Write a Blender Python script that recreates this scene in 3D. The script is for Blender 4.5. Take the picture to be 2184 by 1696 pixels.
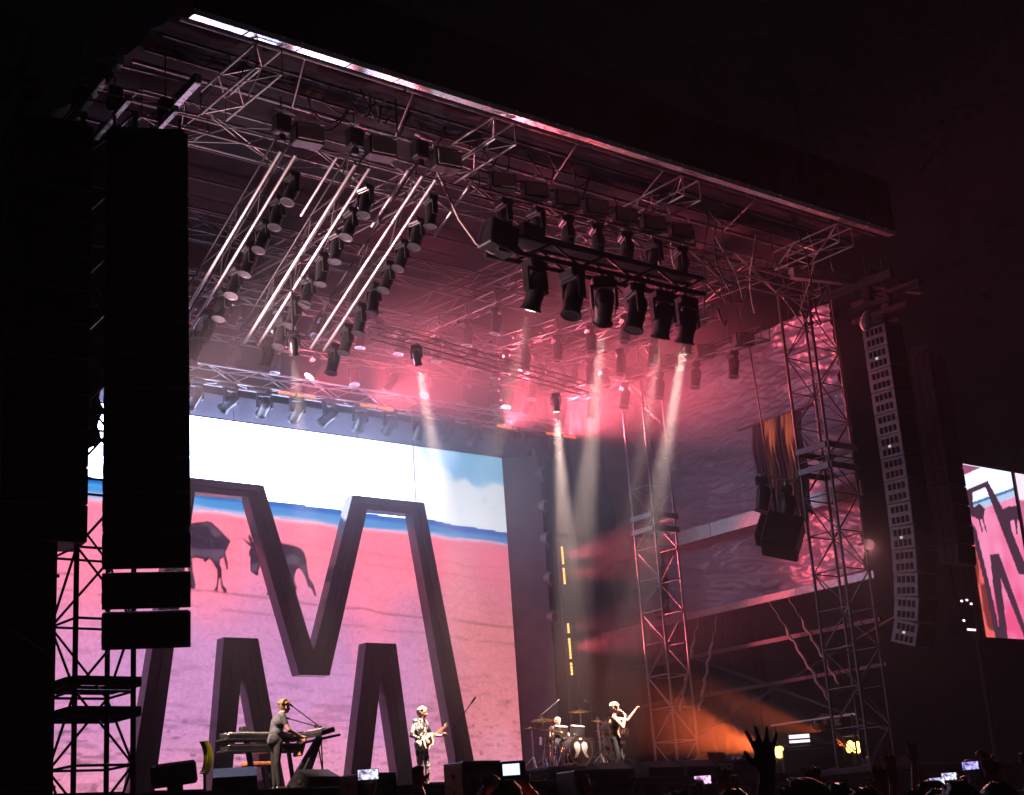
import bpy, bmesh, math, random
import numpy as np
from mathutils import Vector, Matrix, noise as mnoise

random.seed(7)
rng = np.random.default_rng(7)
S = bpy.context.scene
for o in list(bpy.data.objects):
    bpy.data.objects.remove(o)
COL = S.collection

# ------------------------------------------------------------------ camera
cam = bpy.data.cameras.new("camera")
cam.sensor_width = 36.0
cam.lens = 36.0 * 3240.0 / 2184.0
cam.clip_start = 0.05
cam.clip_end = 3000.0
cam_ob = bpy.data.objects.new("camera", cam)
COL.objects.link(cam_ob)
r_, u_, f_ = (0.77839427, -0.62405015, -0.06829187), (-0.13108195, -0.26795311, 0.95447297), (0.61393802, 0.73400446, 0.29037488)
cam_ob.matrix_world = Matrix(((r_[0], u_[0], -f_[0], 0), (r_[1], u_[1], -f_[1], 0), (r_[2], u_[2], -f_[2], 1.7), (0, 0, 0, 1)))
S.camera = cam_ob

# ------------------------------------------------------------------ night sky, moon, exposure
world = bpy.data.worlds.new("World")
S.world = world
world.use_nodes = True
wn = world.node_tree
wn.nodes.clear()
sky = wn.nodes.new("ShaderNodeTexSky")
sky.sky_type = 'NISHITA'
sky.sun_disc = False
sky.sun_elevation = math.radians(-4.0)
sky.sun_rotation = math.radians(150.0)
bg = wn.nodes.new("ShaderNodeBackground")
bg.inputs[1].default_value = 0.05
wo = wn.nodes.new("ShaderNodeOutputWorld")
wn.links.new(sky.outputs[0], bg.inputs[0])
wn.links.new(bg.outputs[0], wo.inputs[0])
S.view_settings.view_transform = 'Standard'
S.view_settings.look = 'None'
S.view_settings.exposure = 0.0
S.view_settings.gamma = 1.0
S.view_settings.use_curve_mapping = False
S.render.engine = 'CYCLES'
cy = S.cycles
cy.use_denoising = True
cy.max_bounces = 4
cy.diffuse_bounces = 2
cy.glossy_bounces = 3
cy.transmission_bounces = 2
cy.volume_bounces = 0
cy.transparent_max_bounces = 6
cy.sample_clamp_indirect = 3.0
cy.caustics_reflective = False
cy.caustics_refractive = False
cy.volume_step_rate = 1.8
cy.volume_max_steps = 64
cy.use_light_tree = True
cy.use_adaptive_sampling = True
cy.adaptive_threshold = 0.025
cy.adaptive_min_samples = 12

# ------------------------------------------------------------------ materials
def srgb(r, g, b):
    f = lambda c: (c / 255 / 12.92) if c / 255 <= 0.04045 else ((c / 255 + 0.055) / 1.055) ** 2.4
    return (f(r), f(g), f(b))

MATS = {}
def mat(name, col, rough=0.5, metal=0.0, var=0.25, scale=6.0, bump=0.0, spec=0.5, stretch=None):
    if name in MATS:
        return MATS[name]
    m = bpy.data.materials.new(name)
    m.use_nodes = True
    nt = m.node_tree
    b = nt.nodes["Principled BSDF"]
    tc = nt.nodes.new("ShaderNodeTexCoord")
    src = tc.outputs["Object"]
    if stretch:
        mp = nt.nodes.new("ShaderNodeMapping")
        mp.inputs["Scale"].default_value = stretch
        nt.links.new(src, mp.inputs[0])
        src = mp.outputs[0]
    nz = nt.nodes.new("ShaderNodeTexNoise")
    nz.inputs["Scale"].default_value = scale
    nz.inputs["Detail"].default_value = 3.0
    nt.links.new(src, nz.inputs["Vector"])
    rp = nt.nodes.new("ShaderNodeValToRGB")
    lo = [c * (1 - var) for c in col]
    hi = [min(1, c * (1 + var)) for c in col]
    rp.color_ramp.elements[0].position = 0.3
    rp.color_ramp.elements[1].position = 0.7
    rp.color_ramp.elements[0].color = (*lo, 1)
    rp.color_ramp.elements[1].color = (*hi, 1)
    nt.links.new(nz.outputs["Fac"], rp.inputs[0])
    nt.links.new(rp.outputs[0], b.inputs["Base Color"])
    mr = nt.nodes.new("ShaderNodeMapRange")
    mr.inputs[3].default_value = max(0.05, rough - 0.1)
    mr.inputs[4].default_value = min(1.0, rough + 0.1)
    nt.links.new(nz.outputs["Fac"], mr.inputs[0])
    nt.links.new(mr.outputs[0], b.inputs["Roughness"])
    b.inputs["Metallic"].default_value = metal
    b.inputs["Specular IOR Level"].default_value = spec
    if bump:
        bp = nt.nodes.new("ShaderNodeBump")
        bp.inputs["Strength"].default_value = bump
        bp.inputs["Distance"].default_value = 0.03
        nt.links.new(nz.outputs["Fac"], bp.inputs["Height"])
        nt.links.new(bp.outputs[0], b.inputs["Normal"])
    MATS[name] = m
    return m

def emis(name, col, strength):
    if name in MATS:
        return MATS[name]
    m = bpy.data.materials.new(name)
    m.use_nodes = True
    nt = m.node_tree
    nt.nodes.clear()
    e = nt.nodes.new("ShaderNodeEmission")
    e.inputs[0].default_value = (*col, 1)
    e.inputs[1].default_value = strength
    o = nt.nodes.new("ShaderNodeOutputMaterial")
    nt.links.new(e.outputs[0], o.inputs[0])
    m.cycles.emission_sampling = 'NONE'
    MATS[name] = m
    return m

ALU = mat("aluminium", (0.85, 0.84, 0.85), 0.28, 0.6, 0.1, 8)
EDGE = mat("polished_edge_beam", (0.96, 0.95, 0.96), 0.24, 0.85, 0.04, 8)
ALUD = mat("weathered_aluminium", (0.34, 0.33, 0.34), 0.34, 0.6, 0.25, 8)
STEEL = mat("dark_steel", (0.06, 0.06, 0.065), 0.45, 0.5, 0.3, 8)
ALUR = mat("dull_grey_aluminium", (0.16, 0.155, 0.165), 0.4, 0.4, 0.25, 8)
BLACKM = mat("black_powder_coat", (0.012, 0.012, 0.014), 0.5, 0.0, 0.3, 10)
BLACKP = mat("black_plastic", (0.022, 0.022, 0.024), 0.3, 0.0, 0.15, 2.5, spec=0.7)
GRILLE = mat("black_speaker_grille", (0.012, 0.012, 0.014), 0.7, 0.0, 0.4, 60, 0.3, spec=0.2)
PAGREY = mat("grey_cabinet_paint", (0.46, 0.44, 0.46), 0.55, 0.0, 0.2, 7, 0.1)
DRAPE = mat("black_drape", (0.010, 0.010, 0.012), 0.9, 0.0, 0.4, 3, 0.4, spec=0.1)
FASCIA = mat("black_fascia_cloth", (0.006, 0.006, 0.008), 0.9, 0.0, 0.4, 2, 0.3, spec=0.05)
TARP = mat("grey_tarpaulin", (0.40, 0.40, 0.52), 0.34, 0.0, 0.12, 1.5, 0.15, spec=0.8, stretch=(1, .35, 1.6))
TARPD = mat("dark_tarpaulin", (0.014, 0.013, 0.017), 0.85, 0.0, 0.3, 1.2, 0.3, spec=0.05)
DECK = mat("black_stage_board", (0.018, 0.018, 0.02), 0.5, 0.0, 0.4, 3, 0.2)
GROUND = mat("trodden_grass", (0.03, 0.035, 0.02), 0.95, 0.0, 0.5, 0.8, 0.6)
CHROME = mat("chrome", (0.75, 0.75, 0.75), 0.18, 1.0, 0.1, 8)
BRASS = mat("cymbal_brass", (0.75, 0.55, 0.22), 0.28, 1.0, 0.15, 20)
BLIND = mat("blinder_plate", (0.42, 0.34, 0.33), 0.5, 0.2, 0.25, 9)
MBLACK = mat("letter_black_panel", (0.07, 0.058, 0.088), 0.4, 0.0, 0.2, 1.5)
MSIDE = mat("letter_gloss_side", (0.09, 0.08, 0.10), 0.14, 0.35, 0.15, 1.5)
MTRIM = mat("letter_grey_trim", (0.16, 0.14, 0.16), 0.4, 0.3, 0.2, 4)
SKIN = mat("skin", (0.46, 0.26, 0.18), 0.5, 0.0, 0.15, 20)
SKIN2 = mat("skin_tan", (0.36, 0.22, 0.16), 0.5, 0.0, 0.15, 20)
HAIRB = mat("hair_brown", (0.20, 0.115, 0.05), 0.6, 0.0, 0.5, 40, 0.5)
HAIRG = mat("hair_blond", (0.55, 0.42, 0.24), 0.6, 0.0, 0.4, 40, 0.5)
HAIRK = mat("hair_dark", (0.02, 0.016, 0.014), 0.5, 0.0, 0.5, 40, 0.5)
CLOTHK = mat("black_cloth", (0.014, 0.013, 0.015), 0.85, 0.0, 0.4, 12, 0.3)
CLOTHG = mat("grey_cloth", (0.075, 0.075, 0.08), 0.85, 0.0, 0.3, 12, 0.3)
CLOTHV = mat("tan_waistcoat", (0.42, 0.25, 0.10), 0.7, 0.0, 0.35, 14, 0.3)
CLOTHW = mat("white_cloth", (0.70, 0.68, 0.66), 0.8, 0.0, 0.12, 12, 0.2)
CLOTHB = mat("blue_cloth", (0.03, 0.04, 0.45), 0.8, 0.0, 0.3, 12, 0.2)
CLOTHR = mat("dull_red_cloth", (0.16, 0.05, 0.05), 0.85, 0.0, 0.3, 12, 0.2)
WHITE = mat("white_plastic", (0.78, 0.77, 0.76), 0.4, 0.0, 0.06, 12)
IVORY = mat("ivory_keys", (0.72, 0.68, 0.55), 0.35, 0.0, 0.06, 12)
YELLOW = mat("yellow_shell", (0.75, 0.72, 0.03), 0.4, 0.0, 0.1, 5)
ORANGE = mat("orange_light_tone", (0.85, 0.24, 0.04), 0.5, 0.0, 0.15, 5)  # orange light on arms and case lid, put into the colour
WOODO = mat("orange_brown_wood", (0.45, 0.14, 0.05), 0.5, 0.0, 0.3, 9)
STRAP = mat("pale_webbing", (0.55, 0.48, 0.45), 0.7, 0.0, 0.25, 14)
LENS = mat("lens_glass", (0.05, 0.05, 0.07), 0.08, 0.0, 0.1, 5)
LAMPRIM = mat("grey_lamp_rim", (0.32, 0.32, 0.35), 0.3, 0.4, 0.1, 5)
DRUMW = mat("white_drumhead", (0.72, 0.70, 0.66), 0.5, 0.0, 0.1, 6)
GUITARW = mat("cream_guitar_lacquer", (0.72, 0.66, 0.52), 0.25, 0.0, 0.05, 6)

def suit_material():
    m = bpy.data.materials.new("black_and_white_patterned_cloth")
    m.use_nodes = True
    nt = m.node_tree
    b = nt.nodes["Principled BSDF"]
    b.inputs["Roughness"].default_value = 0.8
    tc = nt.nodes.new("ShaderNodeTexCoord")
    nz = nt.nodes.new("ShaderNodeTexNoise")
    nz.inputs["Scale"].default_value = 7.0
    nz.inputs["Distortion"].default_value = 1.6
    nt.links.new(tc.outputs["Object"], nz.inputs["Vector"])
    rp = nt.nodes.new("ShaderNodeValToRGB")
    rp.color_ramp.elements[0].position = 0.46
    rp.color_ramp.elements[1].position = 0.54
    rp.color_ramp.elements[0].color = (0.03, 0.03, 0.03, 1)
    rp.color_ramp.elements[1].color = (0.62, 0.58, 0.52, 1)
    nt.links.new(nz.outputs["Fac"], rp.inputs[0])
    nt.links.new(rp.outputs[0], b.inputs["Base Color"])
    return m
SUIT = suit_material()

LIT_WHITE = emis("lit_warm_lens", (1.0, 0.86, 0.62), 14.0)
LIT_RED = emis("lit_red_led", (1.0, 0.13, 0.03), 3.6)
LIT_AMBER = emis("lit_amber_led", (1.0, 0.50, 0.12), 3.0)
LIT_YEL = emis("lit_amber_lamp", (1.0, 0.66, 0.10), 9.0)
LIT_PANEL = emis("lit_white_panel", (1.0, 0.88, 0.90), 1.6)
LIT_DIM = emis("dim_status_light", (1.0, .85, .85), .7)
LIT_DOT = emis("lit_status_light", (1.0, 0.88, 0.86), 3.0)

# ------------------------------------------------------------------ helpers
ORD = ["first", "second", "third", "fourth", "fifth", "sixth", "seventh", "eighth", "ninth", "tenth", "eleventh",
       "twelfth", "thirteenth", "fourteenth", "fifteenth", "sixteenth", "seventeenth", "eighteenth", "nineteenth", "twentieth"]

def link(o):
    COL.objects.link(o)
    return o

def tag(o, label=None, cat=None, group=None, kind=None):
    if label: o["label"] = label
    if cat: o["category"] = cat
    if group: o["group"] = group
    if kind: o["kind"] = kind
    return o

def thing(name, label, cat, loc=(0, 0, 0), rz=0.0, group=None):
    o = bpy.data.objects.new(name, None)
    o.empty_display_size = 0.2
    link(o)
    o.location = loc
    o.rotation_euler = (0, 0, rz)
    tag(o, label, cat, group)
    return o

def from_bm(name, bm, m, smooth=False):
    me = bpy.data.meshes.new(name)
    bm.to_mesh(me)
    bm.free()
    for mm in (m if isinstance(m, (list, tuple)) else [m]):
        me.materials.append(mm)
    if smooth:
        for p in me.polygons: p.use_smooth = True
    return me

CACHE = {}
def unit_cyl(m, seg=8):
    k = ("cyl", m.name, seg)
    if k not in CACHE:
        bm = bmesh.new()
        bmesh.ops.create_cone(bm, cap_ends=True, segments=seg, radius1=1, radius2=1, depth=1, matrix=Matrix.Translation((0, 0, .5)))
        me = from_bm("tube", bm, m)
        for p in me.polygons:
            p.use_smooth = abs(p.normal.z) < 0.5
        CACHE[k] = me
    return CACHE[k]

def box_mesh(sx, sy, sz, m, bev=0.01, base=False):
    k = ("box", round(sx, 3), round(sy, 3), round(sz, 3), m.name, bev, base)
    if k not in CACHE:
        bm = bmesh.new()
        bmesh.ops.create_cube(bm, size=1, matrix=Matrix.Translation((0, 0, sz / 2 if base else 0)) @ Matrix.Diagonal((sx, sy, sz, 1)))
        if bev:
            bmesh.ops.bevel(bm, geom=list(bm.edges), offset=min(bev, min(sx, sy, sz) * .3), segments=1, affect='EDGES')
        CACHE[k] = from_bm("box", bm, m)
    return CACHE[k]

def part(name, me, parent=None, loc=(0, 0, 0), rot=(0, 0, 0), scale=(1, 1, 1), M=None):
    o = bpy.data.objects.new(name, me)
    link(o)
    if parent is not None: o.parent = parent
    if M is not None:
        o.matrix_basis = M
    else:
        o.location, o.rotation_euler, o.scale = loc, rot, scale
    return o

def seg_matrix(p0, p1, r):
    p0, p1 = Vector(p0), Vector(p1)
    d = p1 - p0
    q = d.to_track_quat('Z', 'Y').to_matrix().to_4x4()
    return Matrix.Translation(p0) @ q @ Matrix.Diagonal((r, r, d.length, 1))

def tube(name, parent, p0, p1, r, m, seg=8, world=True):
    """a straight tube; world coordinates are turned into the parent's frame (translation only)"""
    if world and parent is not None:
        L = Vector(parent.location)
        p0, p1 = Vector(p0) - L, Vector(p1) - L
    return part(name, unit_cyl(m, seg), parent, M=seg_matrix(p0, p1, r))

def bar(name, parent, p0, p1, w, h, m, up=(0, 0, 1), world=True, bev=0.0):
    """a box beam from p0 to p1"""
    if world and parent is not None:
        L = Vector(parent.location)
        p0, p1 = Vector(p0) - L, Vector(p1) - L
    p0, p1 = Vector(p0), Vector(p1)
    d = p1 - p0
    x = d.normalized()
    y = Vector(up).cross(x)
    if y.length < 1e-4: y = Vector((0, 1, 0))
    y.normalize()
    z = x.cross(y)
    M = Matrix.Translation((p0 + p1) / 2) @ Matrix((x, y, z)).transposed().to_4x4()
    return part(name, box_mesh(round(d.length, 2), w, h, m, bev), parent, M=M)

def curve_mesh(pts, r, m, seg=6, name="cable"):
    """a round tube swept along points"""
    pts = [Vector(p) for p in pts]
    verts, faces = [], []
    for i, p in enumerate(pts):
        t = (pts[min(i + 1, len(pts) - 1)] - pts[max(i - 1, 0)]).normalized()
        a = t.cross(Vector((0.31, 0.17, 0.93)))
        if a.length < 1e-3: a = t.cross(Vector((1, 0, 0)))
        a.normalize()
        b = t.cross(a)
        rr = r[i] if isinstance(r, (list, tuple)) else r
        for k in range(seg):
            an = 2 * math.pi * k / seg
            verts.append(p + (a * math.cos(an) + b * math.sin(an)) * rr)
    for i in range(len(pts) - 1):
        for k in range(seg):
            k2 = (k + 1) % seg
            faces.append((i * seg + k, i * seg + k2, (i + 1) * seg + k2, (i + 1) * seg + k))
    faces.append(tuple(range(seg))[::-1])
    faces.append(tuple(range((len(pts) - 1) * seg, len(pts) * seg)))
    me = bpy.data.meshes.new(name)
    me.from_pydata([tuple(v) for v in verts], [], faces)
    me.materials.append(m)
    for p in me.polygons: p.use_smooth = True
    return me

def lathe_mesh(profile, m, seg=16, name="lathe", caps=True):
    """profile: list of (radius, z)"""
    verts, faces = [], []
    for r, z in profile:
        for k in range(seg):
            a = 2 * math.pi * k / seg
            verts.append((r * math.cos(a), r * math.sin(a), z))
    for i in range(len(profile) - 1):
        for k in range(seg):
            k2 = (k + 1) % seg
            faces.append((i * seg + k, i * seg + k2, (i + 1) * seg + k2, (i + 1) * seg + k))
    if caps:
        faces.append(tuple(range(seg))[::-1])
        faces.append(tuple(range((len(profile) - 1) * seg, len(profile) * seg)))
    me = bpy.data.meshes.new(name)
    me.from_pydata(verts, [], faces)
    for mm in (m if isinstance(m, (list, tuple)) else [m]): me.materials.append(mm)
    for p in me.polygons: p.use_smooth = True
    me.set_sharp_from_angle(angle=math.radians(40))
    return me

def prism_mesh(poly, y0, y1, m, name="prism", side=None):
    """poly: list of (x, z), counter-clockwise seen from -Y; extruded from y0 (front) to y1"""
    n = len(poly)
    verts = [(x, y0, z) for x, z in poly] + [(x, y1, z) for x, z in poly]
    faces = [tuple(range(n)), tuple(range(2 * n - 1, n - 1, -1))]
    for i in range(n):
        j = (i + 1) % n
        faces.append((j, i, n + i, n + j))
    me = bpy.data.meshes.new(name)
    me.from_pydata(verts, [], faces)
    me.materials.append(m)
    if side is not None:
        me.materials.append(side)
        for p in me.polygons[2:]: p.material_index = 1
    bm = bmesh.new(); bm.from_mesh(me)
    bmesh.ops.recalc_face_normals(bm, faces=list(bm.faces))
    bm.to_mesh(me); bm.free()
    return me

def truss(name, label, cat, p0, p1, w, h, bay, m, group=None, r=0.027, rb=0.014, up=(0, 0, 1), mb=None, mtop=None):
    """box truss: four chords and zigzag braces on its four sides, each its own part"""
    mb = mb or m
    p0, p1 = Vector(p0), Vector(p1)
    t = thing(name, label, cat, p0, 0, group)
    d = (p1 - p0)
    L = d.length
    x = d.normalized()
    s = x.cross(Vector(up))
    if s.length < 1e-3: s = Vector((1, 0, 0))
    s.normalize()
    u = s.cross(x)
    c = [s * w / 2 + u * h / 2, -s * w / 2 + u * h / 2, -s * w / 2 - u * h / 2, s * w / 2 - u * h / 2]
    for k in range(4):
        tube("chord", t, p0 + c[k], p1 + c[k], r if (k > 1 or not mtop) else r * .7, mtop if (mtop and k < 2) else m)
    n = max(1, round(L / bay))
    for i in range(n):
        a0, a1 = p0 + d * (i / n), p0 + d * ((i + 1) / n)
        for k in range(4):
            k2 = (k + 1) % 4
            if (i + k) % 2: tube("brace", t, a0 + c[k], a1 + c[k2], rb, mb, 6)
            else: tube("brace", t, a0 + c[k2], a1 + c[k], rb, mb, 6)
    for k in range(4):
        k2 = (k + 1) % 4
        tube("end_strut", t, p0 + c[k], p0 + c[k2], rb, mb, 6)
        tube("end_strut", t, p1 + c[k], p1 + c[k2], rb, mb, 6)
    return t

def tower(name, label, cx, cy, z0, z1, w, bay, m, group=None, r=0.05, rb=0.022):
    """square lattice tower: legs, horizontal struts and single diagonals per bay"""
    t = thing(name, label, "tower", (cx, cy, z0), 0, group)
    c = [(w / 2, w / 2), (-w / 2, w / 2), (-w / 2, -w / 2), (w / 2, -w / 2)]
    for a, b in c:
        tube("leg", t, (cx + a, cy + b, z0), (cx + a, cy + b, z1), r, m)
        part("base_plate", box_mesh(.3, .3, .06, STEEL, .01), t, (a, b, .03))
    n = round((z1 - z0) / bay)
    for i in range(n):
        a0, a1 = z0 + (z1 - z0) * i / n, z0 + (z1 - z0) * (i + 1) / n
        for k in range(4):
            k2 = (k + 1) % 4
            A = (cx + c[k][0], cy + c[k][1]); B = (cx + c[k2][0], cy + c[k2][1])
            tube("strut", t, (*A, a1), (*B, a1), rb, m, 6)
            if (i + k) % 2: A, B = B, A
            tube("brace", t, (*A, a0), (*B, a1), rb, m, 6)
    return t

def spot(name, parent, loc, target, watts, col, angle, blend=0.4, size=0.12, world=True):
    l = bpy.data.lights.new(name, 'SPOT')
    l.energy = watts
    l.color = col
    l.spot_size = math.radians(angle)
    l.spot_blend = blend
    l.shadow_soft_size = size
    o = bpy.data.objects.new(name, l)
    link(o)
    P = Vector(loc)
    d = Vector(target) - P
    q = d.to_track_quat('-Z', 'Y').to_matrix().to_4x4()
    M = Matrix.Translation(P) @ q
    if parent is not None:
        o.parent = parent
        M = (Matrix.Translation(parent.location) @ parent.rotation_euler.to_matrix().to_4x4()).inverted() @ M
    o.matrix_basis = M
    return o

# ================================================================== SETTING
bm = bmesh.new()
bmesh.ops.create_grid(bm, x_segments=40, y_segments=40, size=150)
tag(part("ground", from_bm("ground", bm, GROUND)), kind="structure")

DZ = 3.28                       # stage floor height
CX = 21.7                       # centre line of the stage
deck = part("stage_floor", box_mesh(30.0, 13.4, 0.18, DECK, 0.02), None, (26.0, 25.6 + 6.7, DZ - 0.09))
tag(deck, kind="structure")
sk = thing("stage_front", "black cloth-faced front wall of the stage below the band", "stage front", (26.0, 25.7, 0))
for i in range(14):
    x = -13.9 + i * 2.14
    part("panel", box_mesh(2.1, 0.06, DZ - 0.22, DRAPE, 0.01), sk, (x, 0.0, (DZ - 0.22) / 2))

# ------------------------------------------------------------------ big screen
def value_noise(h, w, cy_, cx_, r):
    g = r.random((cy_ + 2, cx_ + 2))
    yy = np.linspace(0, cy_, h); xx = np.linspace(0, cx_, w)
    y0 = np.floor(yy).astype(int); x0 = np.floor(xx).astype(int)
    fy = (yy - y0)[:, None]; fx = (xx - x0)[None, :]
    fy = fy * fy * (3 - 2 * fy); fx = fx * fx * (3 - 2 * fx)
    a = g[np.ix_(y0, x0)]; b = g[np.ix_(y0, x0 + 1)]; c = g[np.ix_(y0 + 1, x0)]; d = g[np.ix_(y0 + 1, x0 + 1)]
    return (a * (1 - fx) + b * fx) * (1 - fy) + (c * (1 - fx) + d * fx) * fy

def in_poly(px, pz, poly):
    inside = np.zeros(px.shape, bool)
    n = len(poly)
    for i in range(n):
        x1, y1 = poly[i]; x2, y2 = poly[(i + 1) % n]
        if y1 == y2: continue
        cond = (y1 > pz) != (y2 > pz)
        inside ^= cond & (px < (x2 - x1) * (pz - y1) / (y2 - y1) + x1)
    return inside

def lerp(a, b, t):
    return np.asarray(a)[None, None, :] * (1 - t[..., None]) + np.asarray(b)[None, None, :] * t[..., None]

def smooth(e0, e1, x):
    t = np.clip((x - e0) / (e1 - e0), 0, 1)
    return t * t * (3 - 2 * t)

DONKEY_R = [(20.33, 10.67), (20.38, 10.64), (20.45, 10.55), (20.45, 10.46), (20.54, 10.49), (20.69, 10.57), (21.07, 10.58), (21.19, 10.54), (21.42, 10.48), (21.82, 10.44), (21.98, 10.39), (22.09, 10.27), (22.15, 10.07), (22.16, 9.87), (22.21, 9.58), (22.37, 9.36), (22.4, 9.23), (22.44, 9.06), (22.37, 9.07), (22.31, 9.24), (22.22, 9.32), (22.18, 9.32), (22.11, 9.55), (22.0, 9.75), (21.9, 9.83), (21.82, 9.78), (21.74, 9.58), (21.74, 9.45), (21.81, 9.28), (21.78, 9.06), (21.7, 9.07), (21.65, 9.19), (21.6, 9.32), (21.62, 9.42), (21.43, 9.6), (21.1, 9.6), (21.04, 9.16), (21.01, 9.02), (20.85, 9.02), (20.92, 9.18), (20.95, 9.59), (20.79, 9.88), (20.71, 9.9), (20.65, 9.75), (20.61, 9.65), (20.62, 9.55), (20.54, 9.54), (20.37, 9.65), (20.38, 9.82), (20.37, 10.02), (20.33, 10.12), (20.36, 10.22), (20.4, 10.31), (20.26, 10.42), (20.12, 10.56), (20.26, 10.48), (20.39, 10.41), (20.33, 10.56)]
DONKEY_L = [(17.93, 10.65), (18.67, 10.84), (18.94, 10.89), (19.1, 10.93), (19.23, 10.9), (19.43, 10.75), (19.61, 10.58), (19.78, 10.44), (19.7, 10.27), (19.62, 10.12), (19.63, 10.04), (19.68, 9.86), (19.7, 9.64), (19.65, 9.64), (19.59, 9.87), (19.57, 9.98), (19.46, 9.91), (19.45, 9.79), (19.5, 9.65), (19.5, 9.4), (19.54, 9.21), (19.64, 9.11), (19.64, 9.02), (19.57, 9.01), (19.48, 9.17), (19.46, 9.4), (19.43, 9.41), (19.39, 9.2), (19.38, 9.04), (19.26, 9.05), (19.34, 9.18), (19.37, 9.39), (19.37, 9.61), (19.26, 9.78), (19.15, 9.91), (19.07, 9.85), (19.02, 9.79), (18.97, 9.83), (18.97, 9.88), (18.79, 9.9), (18.63, 9.89), (18.66, 9.51), (18.73, 9.19), (18.7, 9.07), (18.55, 9.07), (18.56, 9.35), (18.45, 9.86), (17.93, 9.87)]

def screen_mesh(name, x0, x1, z0, z1, y, step, painter):
    nx = int(round((x1 - x0) / step)) + 1
    nz = int(round((z1 - z0) / step)) + 1
    X, Z = np.meshgrid(np.linspace(x0, x1, nx), np.linspace(z0, z1, nz))
    col = painter(X, Z)
    verts = np.stack([X.ravel(), np.full(X.size, y), Z.ravel()], 1)
    i = np.arange(nx * nz).reshape(nz, nx)
    quads = np.stack([i[:-1, :-1].ravel(), i[:-1, 1:].ravel(), i[1:, 1:].ravel(), i[1:, :-1].ravel()], 1)
    me = bpy.data.meshes.new(name)
    me.from_pydata(verts.tolist(), [], quads.tolist())
    at = me.color_attributes.new("Picture", 'FLOAT_COLOR', 'POINT')
    at.data.foreach_set("color", np.concatenate([col.reshape(-1, 3), np.ones((X.size, 1))], 1).astype(np.float32).ravel())
    me.materials.append(SCREEN)
    return me

def screen_material():
    m = bpy.data.materials.new("led_screen_picture")
    m.use_nodes = True
    nt = m.node_tree
    nt.nodes.clear()
    a = nt.nodes.new("ShaderNodeVertexColor")
    a.layer_name = "Picture"
    e = nt.nodes.new("ShaderNodeEmission")
    e.inputs[1].default_value = 1.0
    o = nt.nodes.new("ShaderNodeOutputMaterial")
    nt.links.new(a.outputs[0], e.inputs[0])
    nt.links.new(e.outputs[0], o.inputs[0])
    m.cycles.emission_sampling = 'FRONT'
    return m
SCREEN = screen_material()

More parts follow.
